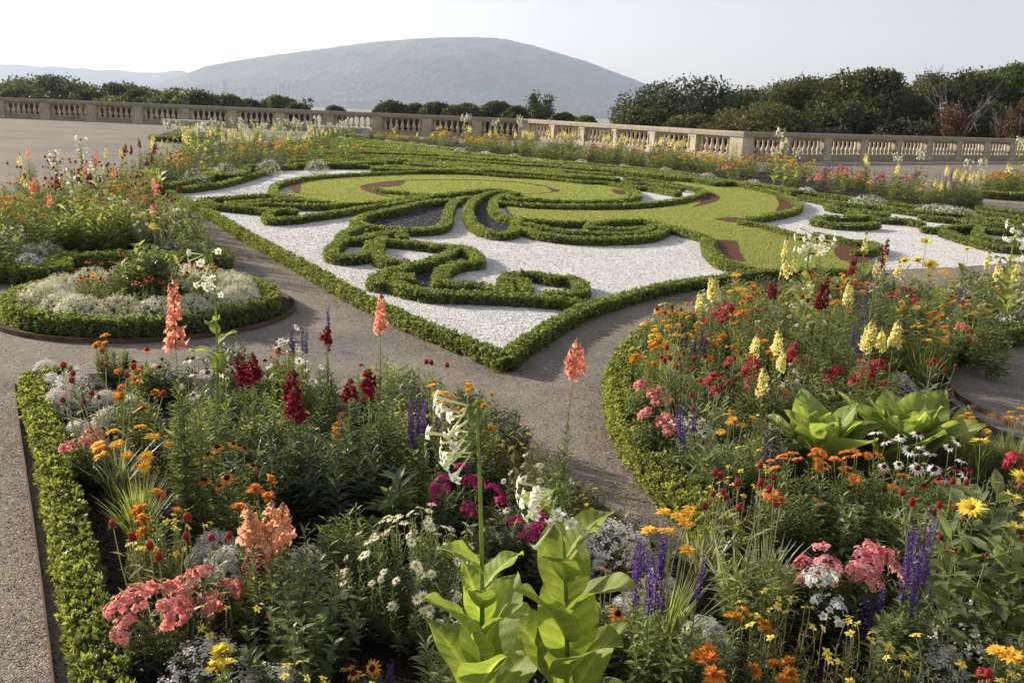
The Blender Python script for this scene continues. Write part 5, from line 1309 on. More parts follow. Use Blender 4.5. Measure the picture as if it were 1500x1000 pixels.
hero('rosette', 490, 705, .22, 'broad-leaved rosette between the dark foliage and the daisies', L=.15, n=16, colr=G_LT, w=.6)
hero('sunflower', 582, 688, .34, 'small upright broad-leaved seedling with a pale bud', nf=1, R=.008, rad=.05, col='cream')
hero('snapdragon', 368, 520, .66, 'dark red snapdragon, leftmost of the big velvety spikes', col='darkred', nf=2, s=.037, fol=G_DK, rad=.16, n=11, L=.11)
hero('snapdragon', 428, 548, .64, 'dark red snapdragon in the middle of the dark foliage', col='darkred', nf=2, s=.037, fol=G_DK, rad=.16, n=11, L=.10, place=dict(var=1))
hero('snapdragon', 528, 548, .60, 'dark red snapdragon right of the others with a short blunt spike', col='darkred', nf=2, s=.036, fol=G_DK, rad=.18, n=12, L=.08)
hero('snapdragon', 480, 480, .66, 'dark red snapdragon rising in front of the white daisies', col='darkred', nf=1, s=.034, fol=G_DK, rad=.08, n=4, L=.07)
hero('snapdragon', 268, 400, 1.05, 'tall salmon snapdragon in front of the round bed', col='salmon', nf=1, s=.040, rad=.07, n=7, L=.27)
hero('snapdragon', 565, 432, .92, 'slim tall salmon snapdragon before the hedge point', col='salmon', nf=1, s=.030, rad=.07, n=6, L=.14)
hero('snapdragon', 828, 495, .92, 'single salmon snapdragon on a long leafy stem over the path', col='salmon', nf=1, s=.033, rad=.04, n=4, L=.10, place=dict(tilt=-.08))
hero('snapdragon', 790, 640, .45, 'green snapdragon foliage at the foot of the single salmon spike', col='salmon', nf=0, rad=.07, n=5)
hero('marguerite', 432, 492, .56, 'white daisies with large petals behind the dark red snapdragons', col='white', nf=22, R=.022, rad=.15, fol=G_LT)
hero('coneflower', 300, 520, .56, 'white coneflowers right of the salmon snapdragon', col='white', nf=14, center=(.25, .12, .04), rad=.13, fol=G_LT)
hero('sage', 437, 455, .70, 'pair of thin violet sage spikes above the white daisies', col='violet', nf=3, rad=.06)
hero('sage', 478, 452, .70, 'single violet sage spike right of the pair', col='violet', nf=2, rad=.05)
hero('rosette', 345, 560, .40, 'light green rosette left of the dark red spikes', L=.30, n=12, colr=G_LT, place=dict(var=1))
hero('rosette', 470, 568, .36, 'light green rosette between two dark red spikes', L=.24, n=12, colr=G_LT, w=.42, place=dict(var=2))
hero('leafy', 300, 590, .42, 'grey-green leafy clump left of the dark red snapdragons', rad=.16, fol=G_MD, L=.06, w=.3)
hero('leafy', 395, 640, .38, 'dark leafy mound under the middle dark red spike', rad=.22, fol=G_DK, L=.085, w=.2, n=16)
hero('leafy', 505, 645, .38, 'dark leafy mound under the short blunt red spike', rad=.22, fol=G_DK, L=.085, w=.2, n=16, place=dict(var=1))
hero('leafy', 580, 610, .34, 'dark leafy mound behind the purple sage', rad=.15, fol=G_DK, L=.07, w=.22)
hero('ball_amaranth', 160, 545, .56, 'group of red globe amaranth balls behind the coral flowers', nf=11, rad=.17)
hero('ball_amaranth', 250, 765, .48, 'red globe amaranth leaning over the coral flowers at the front', nf=9, rad=.14, place=dict(var=1))
hero('ball_amaranth', 640, 525, .50, 'few red globe amaranth balls beside the slim salmon snapdragon', nf=4, rad=.08)
hero('coreopsis', 200, 645, .42, 'yellow coreopsis over a bright grassy tuft near the hedge', nf=12, rad=.15, R=.03)
hero('clusters', 128, 632, .30, 'coral phlox beside the long hedge', col='coral', nf=5, rad=.08)
hero('clusters', 222, 862, .30, 'large coral pink phlox at the front beside the hedge', col='coral', nf=10, rad=.13, R=.036, rf=.015)
hero('clusters', 300, 838, .28, 'pink phlox under the peach snapdragon', col='coral', nf=6, rad=.09, R=.032, rf=.014)
hero('clusters', 385, 800, .32, 'magenta phlox peeping below the peach snapdragon', col='magenta', nf=4, rad=.07, R=.03)
hero('clusters', 680, 692, .34, 'magenta phlox left of the tobacco stem', col='magenta', nf=8, rad=.12, R=.032, rf=.013)
hero('clusters', 765, 755, .30, 'magenta phlox right of the tobacco stem', col='magenta', nf=6, rad=.12, R=.032)
hero('coneflower', 335, 655, .40, 'rusty orange coneflowers in front of the dark foliage', col='orange', nf=12, rad=.11, R=.026, place=dict(var=3))
hero('marigold', 200, 550, .42, 'orange marigold behind the red amaranth balls', col='amber', nf=9)
hero('marigold', 375, 718, .40, 'orange marigold behind the peach snapdragon', col='orange', nf=7, rad=.09, place=dict(var=1))
hero('marigold', 228, 735, .36, 'golden marigold below the yellow coreopsis', col='amber', nf=7, rad=.10)
hero('bidens', 255, 760, .33, 'airy yellow bidens between the coreopsis and the amaranth', nf=16, rad=.16)
hero('alyssum', 105, 548, .22, 'white alyssum cushion at the far end of the long near hedge', rad=.13)
hero('alyssum', 85, 575, .16, 'smaller white alyssum cushion by the long near hedge', rad=.10)
hero('alyssum', 305, 950, .20, 'white alyssum at the bottom under the pink phlox', rad=.15)
hero('alyssum', 400, 990, .16, 'white alyssum at the bottom edge beside the yellow marigold', rad=.12)
hero('alyssum', 905, 775, .22, 'white alyssum at the rim of the path behind the purple sage', rad=.16)
hero('alyssum', 850, 790, .18, 'white alyssum directly behind the shorter tobacco', rad=.12)
hero('marigold', 328, 968, .26, 'bright yellow marigold at the bottom edge', col='lemon', nf=3, rad=.04, R=.032)
hero('coneflower', 545, 975, .18, 'low orange coneflower on bare soil at the bottom edge', col='orange', nf=3, rad=.05)
hero('sage', 565, 985, .16, 'lilac sage tip at the bottom edge on bare soil', nf=2, rad=.03)
hero('sage', 625, 600, .46, 'purple sage beside the yellow marigolds', nf=7, rad=.10, place=dict(var=1))
hero('coreopsis', 660, 562, .50, 'yellow coreopsis at the rim of the path', nf=7, rad=.12, fol=G_MD)
hero('marigold', 700, 570, .46, 'golden marigolds at the rim of the path above the tobacco flowers', col='gold', nf=6, rad=.10, R=.022)
hero('coneflower', 600, 585, .45, 'amber coneflowers with black centres left of the purple sage', col='gold', nf=6, rad=.08, R=.02)
hero('bidens', 730, 655, .22, 'thin yellow bidens hanging over the path', nf=10, rad=.14)
hero('marguerite', 590, 590, .3, 'grey-green daisy foliage under the amber coneflowers', nf=0, rad=.12)
hero('sage', 985, 790, .52, 'thick purple sage right of the shorter tobacco', nf=7, rad=.12, L=.15, fol=G_LT)
hero('sage', 945, 800, .46, 'purple sage between alyssum and tobacco leaves', nf=4, rad=.07, L=.12, fol=G_LT)
hero('coreopsis', 988, 752, .50, 'golden coreopsis among the thick purple sage', nf=10, rad=.10, R=.026)
hero('coneflower', 885, 855, .32, 'orange coneflower peeping over the tobacco leaf', col='orange', nf=4, rad=.07)
hero('marigold', 1065, 910, .30, 'deep amber marigold right of the purple sage', col='amber', nf=7, rad=.12, R=.026)
hero('marigold', 1045, 985, .24, 'orange marigold on the bottom edge right of the tobacco leaf', col='orange', nf=4, rad=.07, R=.03)
hero('marigold', 1165, 965, .26, 'orange marigold in front of the bidens', col='amber', nf=5, rad=.07, R=.022)
hero('bidens', 1165, 900, .32, 'yellow bidens before the pink phlox, first of two', nf=15, rad=.15, R=.016)
hero('bidens', 1260, 925, .30, 'yellow bidens before the pink phlox, second of two', nf=15, rad=.15, R=.016, place=dict(var=1))
hero('clusters', 1250, 808, .26, 'mound of pink phlox on bare soil', col='pink', nf=14, rad=.17, R=.034, rf=.015)
hero('clusters', 1180, 830, .20, 'pink phlox trailing at the edge of the pink mound', col='pink', nf=5, rad=.08, R=.032, rf=.016)
hero('clusters', 1205, 855, .24, 'pure white phlox head in front of the pink mound', col='white', nf=4, rad=.05, R=.045, rf=.013)
hero('clusters', 1455, 862, .26, 'faded white stock beside the purple sage and amaranth', col='white', nf=2, rad=.03, R=.04, rf=.014)
hero('sage', 1345, 778, .52, 'broad violet sage spike beside the pink mound', nf=7, rad=.05, L=.20)
hero('sage', 1280, 880, .24, 'small violet sage tucked under the pink mound', nf=3, rad=.05, col='violet')
hero('leafy', 1330, 900, .26, 'leafy foot of the broad violet sage', rad=.12, fol=G_MD, L=.05)
hero('ball_amaranth', 1095, 690, .52, 'red globe amaranth with grey stems on the bare soil', nf=8, rad=.13)
hero('ball_amaranth', 1140, 690, .50, 'red globe amaranth stems before the orange calendulas', nf=4, rad=.06, place=dict(var=2))
hero('ball_amaranth', 1370, 715, .52, 'red globe amaranth right of the violet sage spike', nf=7, rad=.12, place=dict(var=1))
hero('ball_amaranth', 1425, 760, .50, 'leaning red globe amaranth near the picture edge', nf=6, rad=.12, place=dict(var=3))
hero('ball_amaranth', 1447, 945, .46, 'very near red globe amaranth ball before the white alyssum', nf=3, rad=.03)
hero('coreopsis', 1490, 962, .42, 'near yellow coreopsis at the bottom corner', nf=3, rad=.05, R=.032)
hero('alyssum', 1430, 905, .20, 'white alyssum drift at the bottom right', rad=.17)
hero('alyssum', 1490, 920, .18, 'white alyssum at the frame corner', rad=.15)
hero('alyssum', 1370, 950, .16, 'white alyssum before the leafy foot of the sage', rad=.12)
hero('sunflower', 1470, 632, .80, 'leafy yellow sunflower at the frame edge', nf=4, rad=.13, R=.04)
hero('sunflower', 1492, 722, .62, 'second leafy yellow sunflower lower at the frame edge', nf=2, rad=.12, R=.035)
hero('leafy', 1440, 700, .42, 'broad leafy plant beneath the yellow sunflowers', rad=.14, fol=G_MD, L=.13, w=.4, n=8, nl=12)
for i, (x, y, h) in enumerate([(765, 640, .26), (800, 668, .24), (838, 700, .26), (872, 728, .22), (905, 752, .2), (700, 620, .24), (735, 640, .2), (655, 605, .24), (940, 790, .18)]):
    place('leafy' if i % 3 else 'bidens', top(x, y, h), what='small foliage clump' if i % 3 else 'thin yellow bidens clump', where='at the path rim of the near bed', group=NB_, var=i % 2, **(dict(h=h, rad=.12, fol=G_OL, L=.04, w=.3) if i % 3 else dict(h=h, nf=10, rad=.12)))
# ------------------------------------------------------------------ bed beyond the path
B2 = 'flowers of the bed beyond the path'
def h2(*a, **k): k['group'] = B2; hero(*a, **k)
h2('rosette', 1215, 560, .48, 'large light green tobacco rosette, the left one of two', L=.33, n=17, e0=1.25, colr=G_LM, w=.66, sc=1.2, up=True, dr=.5)
h2('rosette', 1335, 555, .50, 'large light green tobacco rosette with an upright middle leaf', L=.36, n=17, e0=1.3, colr=G_LM, w=.66, sc=1.2, up=True, dr=.5, place=dict(var=1))
h2('rosette', 1130, 635, .22, 'dark broad leaves flat beside the left rosette', L=.32, n=6, colr=G_MD)
h2('rosette', 1410, 610, .25, 'broad leaf reaching to the circular gravel bay', L=.34, n=5, colr=G_LT, place=dict(var=1))
h2('tobacco', 1195, 345, .86, 'flowering tobacco with white stars above the lawn', nfl=22, leafL=.17, nlv=14, leafmax=.62, low=.15, colr=G_LT, sc=1.55)
h2('tobacco', 1495, 335, .88, 'flowering tobacco cut by the frame edge above the flowers', nfl=14, leafL=.2, nlv=12, leafmax=.7, low=.2, colr=G_LT, sc=1.5, place=dict(var=1))
for i, (x, y, h, lab) in enumerate([(1050, 405, .72, 'lone yellow snapdragon at the corner of the hedge and path'), (1028, 425, .66, 'yellow snapdragon pair leaning toward the path'), (1110, 488, .62, 'yellow snapdragon, left spike of the pair over the crimson phlox'), (1140, 487, .62, 'yellow snapdragon, right spike of the pair over the crimson phlox'),
    (1127, 543, .55, 'low yellow snapdragon in front of the pair'), (1250, 418, .72, 'slender yellow snapdragon left of the violet sage'), (1275, 470, .70, 'tall yellow snapdragon, left of the three over the crimson phlox'), (1300, 483, .66, 'yellow snapdragon, middle one of the three'), (1318, 475, .68, 'yellow snapdragon, right one of the three'),
    (1158, 376, .80, 'pale yellow snapdragon below the tobacco stars'), (1290, 378, .84, 'yellow snapdragon left of the dark red spike'), (1315, 383, .82, 'yellow snapdragon right of the dark red spike'), (1462, 370, .84, 'yellow snapdragon near the far end of the bed'), (1480, 384, .80, 'yellow snapdragon just before the frame edge')]):
    h2('snapdragon', x, y, h, lab, col='yellow', nf=1 + (i % 3 == 0), s=.030, rad=.08, n=5, L=.11, place=dict(var=i % 3))
for x, y, h, lab in [(1302, 352, .90, 'tallest dark red snapdragon before the white gravel'), (1252, 372, .82, 'dark red snapdragon left of the tallest'), (1218, 405, .72, 'short dark red snapdragon by the daisies'), (1135, 410, .70, 'dark red snapdragon at the back of the bed'), (1200, 425, .75, 'brown faded snapdragon among white daisies')]:
    h2('snapdragon', x, y, h, lab, col='darkred', nf=2, s=.023, rad=.09, n=6, L=.10)
for x, y, lab in [(1085, 532, 'crimson phlox under the pair of yellow snapdragons'), (1265, 530, 'crimson phlox behind the large rosettes'), (1070, 450, 'dark crimson phlox near the path bend'), (1330, 425, 'crimson phlox between sage and marigolds')]:
    h2('clusters', x, y, .40, lab, col='crimson', nf=10, rad=.15, R=.034, rf=.016)
for x, y, lab in [(960, 600, 'coral phlox inside the curving hedge'), (950, 560, 'small pink phlox at the curving hedge'), (1420, 478, 'pink phlox above the curved hedge of the bay')]:
    h2('clusters', x, y, .30, lab, col='coral', nf=10, rad=.11, R=.027, rf=.013)
h2('alyssum', 1010, 615, .22, 'white alyssum cushion inside the curving hedge', rad=.18)
h2('alyssum', 1490, 455, .22, 'white alyssum above the curved hedge of the bay', rad=.2)
h2('marguerite', 1165, 540, .36, 'pale daisies left of the large rosettes', nf=26, rad=.18)
h2('marguerite', 1130, 600, .34, 'pale daisies before the dark broad leaves', nf=14, rad=.14)
h2('marguerite', 1190, 425, .5, 'whitish daisies under the tobacco leaves', col='white', nf=26, rad=.2)
h2('coneflower', 1310, 640, .42, 'white coneflowers with dark centres in front of the rosettes', col='white', nf=13, R=.03, center=(.08, .03, .015), rad=.15)
h2('coneflower', 1380, 650, .42, 'white coneflowers with dark centres beside the gravel bay', col='white', nf=9, R=.03, center=(.08, .03, .015), rad=.13, place=dict(var=1))
h2('coneflower', 1400, 680, .40, 'dark red coneflowers right of the white ones', col='red', nf=6, R=.022, rad=.12)
h2('calendula', 1190, 665, .38, 'orange calendulas left of the white coneflowers', nf=16, rad=.17)
h2('calendula', 1270, 668, .38, 'orange calendulas right in front of the rosettes', nf=12, rad=.13, place=dict(var=1))
h2('calendula', 1150, 700, .34, 'orange calendulas nearest the red amaranth', nf=7, rad=.12, place=dict(var=2))
h2('sage', 1140, 640, .36, 'violet sage spikes left of the orange calendulas', col='violet', nf=4, rad=.07)
h2('sage', 1280, 430, .60, 'violet sage in the middle of the bed', col='violet', nf=8, rad=.11)
h2('sage', 1265, 480, .52, 'violet sage behind the three yellow snapdragons', col='violet', nf=7, rad=.10, place=dict(var=1))
h2('sage', 1020, 480, .46, 'faint violet sage by the golden marigolds', col='violet', nf=5, rad=.08)
h2('sage', 1400, 420, .55, 'violet sage pair at the back right', col='violet', nf=5, rad=.08, place=dict(var=2))
for x, y, h, c, lab in [(970, 478, .48, 'gold', 'golden marigolds at the tip of the bed'), (955, 505, .42, 'amber', 'amber marigolds beside the hedge tip'), (1070, 608, .36, 'gold', 'golden marigolds right of the white cushion'), (1090, 405, .62, 'gold', 'golden marigolds at the back near the lawn'), (1105, 435, .55, 'orange', 'orange marigolds below the golden ones'),
    (1345, 445, .5, 'gold', 'golden marigolds behind the three snapdragons'), (1365, 480, .42, 'gold', 'small golden marigolds by the bay hedge'), (1430, 440, .45, 'gold', 'golden marigolds above the bay hedge'), (1255, 400, .66, 'orange', 'orange marigold left of the dark red spike'), (1490, 600, .34, 'gold', 'golden marigolds beyond the gravel bay rim'), (1445, 608, .32, 'gold', 'golden marigolds at the rim of the bay'),
    (1130, 505, .38, 'orange', 'rusty marigolds left of the crimson phlox'), (1055, 500, .38, 'amber', 'low amber marigolds in the middle of the tip'), (1395, 445, .48, 'amber', 'amber marigolds before the violet sage pair')]:
    h2('marigold' if c != 'gold' else 'coreopsis', x, y, h, lab, col=c, nf=9, rad=.12, R=.025)
h2('sunflower', 1352, 350, .92, 'tall yellow sunflower standing against the white gravel', nf=6, rad=.14, R=.05)
h2('sunflower', 1430, 348, .88, 'thin yellow sunflower against the white gravel', nf=2, rad=.08, R=.035)
h2('ball_amaranth', 990, 440, .60, 'red globe amaranth at the path corner', nf=6, rad=.10)
h2('ball_amaranth', 1000, 520, .50, 'red globe amaranth behind the coral phlox', nf=9, rad=.14)
h2('ball_amaranth', 1040, 560, .46, 'red globe amaranth right of the coral phlox', nf=8, rad=.14, place=dict(var=1))
h2('ball_amaranth', 1375, 530, .42, 'red globe amaranth at the gravel bay', nf=6, rad=.08)
h2('ball_amaranth', 1040, 690, .44, 'red globe amaranth over the curving hedge', nf=3, rad=.06)
h2('bidens', 965, 500, .34, 'thin yellow bidens by the golden marigolds', nf=16, rad=.15)
h2('bidens', 1100, 660, .32, 'yellow bidens in front of the dark broad leaves', nf=14, rad=.14)
h2('bidens', 1080, 700, .30, 'amber and yellow bidens near the hedge end', nf=14, rad=.12, place=dict(var=1))
h2('leafy', 1060, 650, .30, 'leafy green clump between the white cushion and daisies', rad=.14, fol=G_MD, L=.08, w=.22)
h2('leafy', 1240, 730, .28, 'leafy stems beneath the orange calendulas', rad=.18, fol=G_MD, L=.05)
h2('leafy', 1420, 700, .34, 'fine feathery foliage under the white coneflowers', rad=.2, fol=G_LT, L=.03, w=.2, n=24)

# ------------------------------------------------------------------ round bed
RB = 'plants of the round bed'
n_a = 17
for i in range(n_a):
    a = i / n_a * 2 * PI; q = RR - .40 - .05 * (i % 2); P = np.array([RC[0] + q * math.cos(a), RC[1] + q * math.sin(a), 0])
    place('alyssum', P, what='white alyssum cushion', where='in the ring of the round bed', sc=1.0 + .18 * prng.random(), var=i % 3, lod=0, h=.20, rad=.19, dens=1.7, fol=G_LT, col='cream', group=RB)
place('yarrow', RC + [.10, .0, 0], label='tall grey-leaved plant with a flat yellow head in the round bed centre', h=.64, rad=.19, nf=3, fol=G_MD, group=RB, lod=0)
place('leafy', RC + [.05, -.12, 0], label='dense leafy base of the round bed centre plant', h=.52, rad=.20, fol=G_MD, L=.12, w=.32, n=18, group=RB, lod=0)
for i, (dx, dy, c, lab) in enumerate([(-.38, -.05, 'rust', 'rusty coneflowers left of the centre plant'), (-.25, -.38, 'orange', 'orange coneflowers before the centre plant'), (.42, .05, 'rust', 'rusty coneflowers right of the centre plant'), (.2, -.42, 'rust', 'low rusty coneflowers front right of the centre'), (-.3, .3, 'rust', 'rusty coneflowers behind the centre plant'), (.35, .35, 'orange', 'orange coneflowers behind right of the centre')]):
    place('coneflower', RC + [dx, dy, 0], label=lab + ' in the round bed', col=c, h=.35, nf=11, rad=.13, R=.027, group=RB, var=i % 2, lod=0)
hero('tobacco', 305, 372, 1.02, 'flowering tobacco with limp white trumpets before the round bed', nfl=14, leafL=.15, nlv=5, leafmax=.72, low=.5, bias=3.3, colr=G_LM)

# ------------------------------------------------------------------ salmon snapdragon bed (left)
B3 = 'flowers of the salmon snapdragon bed'; W3 = 'in the bed left of the parterre'
def h3(*a, **k): k['group'] = B3; k.setdefault('place', {}); k['place'] = dict(k['place'], lod=1); a = list(a); a[3] *= .74; hero(*a, **k)
for x, y, h, n, lab in [(118, 203, 1.35, 26, 'tallest flowering tobacco against the open gravel'), (80, 222, 1.2, 22, 'flowering tobacco left of the tallest'), (140, 240, 1.1, 22, 'flowering tobacco drooping right of the tallest'), (105, 250, 1.05, 14, 'flowering tobacco low among dark red spikes'), (160, 275, .9, 6, 'small flowering tobacco with a bright leaf')]:
    h3('tobacco', x, y, h, lab, nfl=int(n * 1.6), leafL=.17, nlv=9, leafmax=.8, low=.3, hd=.35, colr=G_LT)
for i, (x, y, h, c, lab) in enumerate([(42, 215, 1.0, 'salmon', 'lone salmon snapdragon at the upper left of its bed'), (50, 258, .9, 'salmon', 'salmon snapdragon above the orange marigolds'), (42, 262, .85, 'salmon', 'wide salmon snapdragon clump near the frame edge'), (75, 280, .85, 'salmon', 'salmon snapdragon in the middle left'), (138, 222, 1.0, 'salmon', 'salmon snapdragon beside the tall tobacco'), (166, 243, .95, 'salmon', 'salmon snapdragon leaning right of the tobacco'),
    (126, 240, .95, 'salmon', 'salmon snapdragon half hidden by tobacco flowers'), (223, 260, .85, 'salmon', 'salmon snapdragon standing alone by the path'), (225, 300, .6, 'salmon', 'short salmon snapdragon at the path side'), (32, 227, .95, 'yellow', 'yellow snapdragon under the lone salmon one'), (33, 248, .9, 'yellow', 'lower yellow snapdragon near the frame edge'),
    (157, 215, 1.0, 'yellow', 'yellow snapdragon standing above the gravel'), (175, 217, 1.0, 'yellow', 'yellow snapdragon left of the dark red group'), (181, 211, 1.05, 'darkred', 'dark red snapdragon, left of the back group'), (193, 213, 1.05, 'darkred', 'dark red snapdragon, second of the back group'), (202, 203, 1.1, 'darkred', 'dark red snapdragon, tallest of the back group'), (224, 207, 1.05, 'darkred', 'dark red snapdragon, right of the back group'),
    (211, 229, .9, 'darkred', 'small dark red snapdragon of the back group'), (220, 225, .95, 'darkred', 'dark red snapdragon low on the right'), (122, 220, 1.0, 'darkred', 'dark red snapdragon beside the tallest tobacco'), (112, 252, .85, 'darkred', 'dark red snapdragon in the middle of the left bed'), (82, 258, .85, 'darkred', 'dark red snapdragon left of the middle'), (135, 250, .9, 'darkred', 'dark red snapdragon among drooping tobacco')]):
    h3('snapdragon', x, y, h, lab, col=c, nf=1 + (i % 3 == 1), s=.036, rad=.11, n=6, L=.15)
h3('rosette', 100, 285, .62, 'bright leafy rosette above the left leafy clump', L=.34, n=10, colr=G_LM)
h3('rosette', 152, 290, .60, 'bright leafy rosette above the right leafy clump', L=.34, n=10, colr=G_LM, place=dict(var=1))
h3('leafy', 125, 298, .72, 'tall leafy green clump left of centre above the straight hedge', rad=.32, fol=G_LT, L=.13, w=.26, n=24)
h3('leafy', 182, 296, .72, 'tall leafy green clump right of centre above the straight hedge', rad=.32, fol=G_LT, L=.13, w=.26, n=24, place=dict(var=1))
h3('leafy', 82, 312, .62, 'tall narrow-leaved clump left of the leafy ones', rad=.26, n=18, fol=G_MD, L=.09, w=.2)
h3('leafy', 238, 312, .50, 'bushy green clump by the path bend', rad=.22, fol=G_MD, L=.07, w=.3)
for x, y, c, lab in [(28, 262, 'amber', 'orange marigolds near the frame edge'), (38, 290, 'orange', 'orange marigolds below the salmon clump'), (45, 310, 'amber', 'bright amber marigolds left of the leafy clumps'), (180, 268, 'amber', 'amber marigolds right of the drooping tobacco'), (200, 285, 'orange', 'orange marigolds above the path bend'), (18, 285, 'orange', 'orange marigolds at the very edge'), (218, 310, 'gold', 'single yellow marigold by the short salmon spike')]:
    h3('marigold', x, y, .60, lab, col=c, nf=12, rad=.2, R=.026)
for x, y, r_, lab in [(45, 362, .2, 'white alyssum on the squarish hedge block'), (62, 356, .2, 'pinkish white alyssum behind the squarish block'), (42, 374, .15, 'smaller white alyssum at the front of the block'), (262, 355, .2, 'white alyssum at the path junction corner'), (290, 356, .2, 'white alyssum right at the junction corner')]:
    h3('alyssum', x, y, .30, lab, rad=r_ + .03, dens=1.5)
h3('ball_amaranth', 250, 315, .42, 'dark globe amaranth heads over the gravel path', nf=5, rad=.12)

# ------------------------------------------------------------------ fill the beds between the hand-placed plants
def filler(bed, spacing, n, kinds, where, group, rank=None, mind=.14, lodf=None, hs=1.0, seed=1):
    r = np.random.default_rng(seed); poly = BEDS[bed]; lo = poly.min(0); hi = poly.max(0); pts = []; have = [(a, b) for a, b, _ in PLACED]
    tries = 0; wts = np.array([k[0] for k in kinds], float); wts /= wts.sum()
    hv = np.array(have) if have else np.zeros((0, 2))
    while len(pts) < n and tries < n * 120:
        tries += 1; p = lo + r.random(2) * (hi - lo)
        if not inpoly(p[None], poly)[0]: continue
        x, y = px([p[0], p[1], .35])
        if x < -60 or x > 1560 or y > 1090 or p[1] < 1.75: continue
        # keep off the rim and the hedges
        dd = poly[None] - p; e = np.roll(poly, -1, 0) - poly; t = np.clip(((p - poly) * e).sum(1) / np.maximum((e * e).sum(1), 1e-9), 0, 1); de = np.linalg.norm(poly + e * t[:, None] - p, axis=1).min()
        if de < rim: continue
        xb, yb = px([p[0], p[1], 0])
        if bed == '2' and xb > 1360 and 585 < yb < 770: continue
        if len(hv) and np.linalg.norm(hv - p, axis=1).min() < mind: continue
        if pts and np.linalg.norm(np.array([q[0] for q in pts]) - p, axis=1).min() < spacing: continue
        pts.append((p, x, y))
    seeds = [(lo + r.random(2) * (hi - lo), kinds[r.choice(len(kinds), p=wts)]) for _ in range(max(8, len(pts) // 3))]
    for p, x, y in pts:
        k = min(seeds, key=lambda q: np.hypot(*(q[0] - p)))[1] if r.random() < .6 else kinds[r.choice(len(kinds), p=wts)]; kw = dict(k[3]); s = hs * (.85 + .3 * r.random()) * (.62 if bed == '6' and x < 640 else .8 if bed == '4' and y < 215 else .62 if bed == '5' else 1)
        place(k[1], np.array([p[0], p[1], 0]), what=k[2], where=where, sc=s, var=int(r.integers(0, 2)), group=group, lod=lodf, **kw)
    return len(pts)
rim = .10
near_kinds = [(5, 'leafy', 'dark leafy clump', dict(h=.26, rad=.13, fol=G_DK, L=.05, w=.3)), (6, 'leafy', 'light green leafy clump', dict(h=.28, rad=.14, fol=G_LT, L=.055, w=.22)), (1.2, 'marguerite', 'small pale daisy clump', dict(h=.28, rad=.13, nf=9)),
              (1.2, 'marigold', 'small orange marigold clump', dict(h=.26, col='amber', nf=5, rad=.10)), (1, 'coneflower', 'small rusty coneflower clump', dict(h=.30, col='rust', nf=5, rad=.10)), (1, 'bidens', 'thin yellow bidens clump', dict(h=.24, nf=9)), (.7, 'alyssum', 'stray white alyssum tuft', dict(h=.12, rad=.09)), (.2, 'sage', 'small violet sage clump', dict(h=.34, nf=4, col='violet'))]
# the near bed is planted around patches of bare soil
def clear_spot(x, y, rr):
    p = at(x, y, 0)
    for a in np.arange(6) * PI / 3: PLACED.append((p[0] + rr * math.cos(a), p[1] + rr * math.sin(a), 'bare'))
for x, y in [(560, 900), (590, 930), (620, 960), (540, 940), (1120, 800), (1170, 790), (1110, 840), (1140, 870), (1350, 760), (1300, 900), (1390, 790), (160, 830), (140, 760), (190, 900), (1060, 820), (1250, 905), (1210, 780)]: clear_spot(x, y, .1)
for sp_, x, y, h in (('r', 1215, 560, .48), ('r', 1335, 555, .5), ('r', 1270, 575, .42)):
    p = at(x, y, h)
    for q in (.14, .26):
        for a in np.arange(8) * PI / 4: PLACED.append((p[0] + q * math.cos(a), p[1] + q * math.sin(a) - .05, 'bare'))
filler('1', .15, 74, near_kinds, 'in the near bed', NB_, mind=.13, seed=3)
rim = .15
b2k = near_kinds + [(.6, 'clusters', 'low crimson phlox clump', dict(h=.30, col='crimson', nf=5)), (.5, 'calendula', 'orange calendula clump', dict(h=.32, nf=5)), (1.2, 'coreopsis', 'golden coreopsis clump', dict(h=.32, nf=6)), (.5, 'ball_amaranth', 'red globe amaranth clump', dict(h=.40, nf=4)), (.9, 'snapdragon', 'yellow snapdragon stem', dict(h=.60, col='yellow', nf=1, n=4, rad=.08))]
filler('2', .19, 175, b2k, 'in the bed beyond the path', B2, mind=.15, hs=1.05, seed=4)
b3k = [(7, 'leafy', 'green leafy clump', dict(h=.45, rad=.17, fol=G_MD, L=.07, w=.25)), (1.5, 'marigold', 'orange marigold clump', dict(h=.42, col='amber', nf=8, rad=.17)), (1.5, 'coreopsis', 'golden coreopsis clump', dict(h=.5, nf=10)), (1.2, 'coneflower', 'rusty coneflower clump', dict(h=.42, col='rust', nf=8, rad=.16)), (.4, 'clusters', 'coral phlox clump', dict(h=.36, col='coral', nf=5, R=.028)),
       (.4, 'sage', 'violet sage clump', dict(h=.45, nf=5, col='violet')), (.8, 'ball_amaranth', 'dark globe amaranth clump', dict(h=.6, nf=7)), (.9, 'marguerite', 'whitish daisy clump', dict(h=.45, nf=22))]
for x, y in ((125, 345), (182, 342), (82, 350), (150, 365), (105, 370), (200, 365)):
    p = at(x, y, .2)
    for q in (.0, .2):
        for a in np.arange(6) * PI / 3: PLACED.append((p[0] + q * math.cos(a), p[1] + q * math.sin(a), 'bare'))
filler('3', .24, 110, b3k, W3, B3, mind=.16, lodf=1, hs=1.1, seed=5)
rim = .12
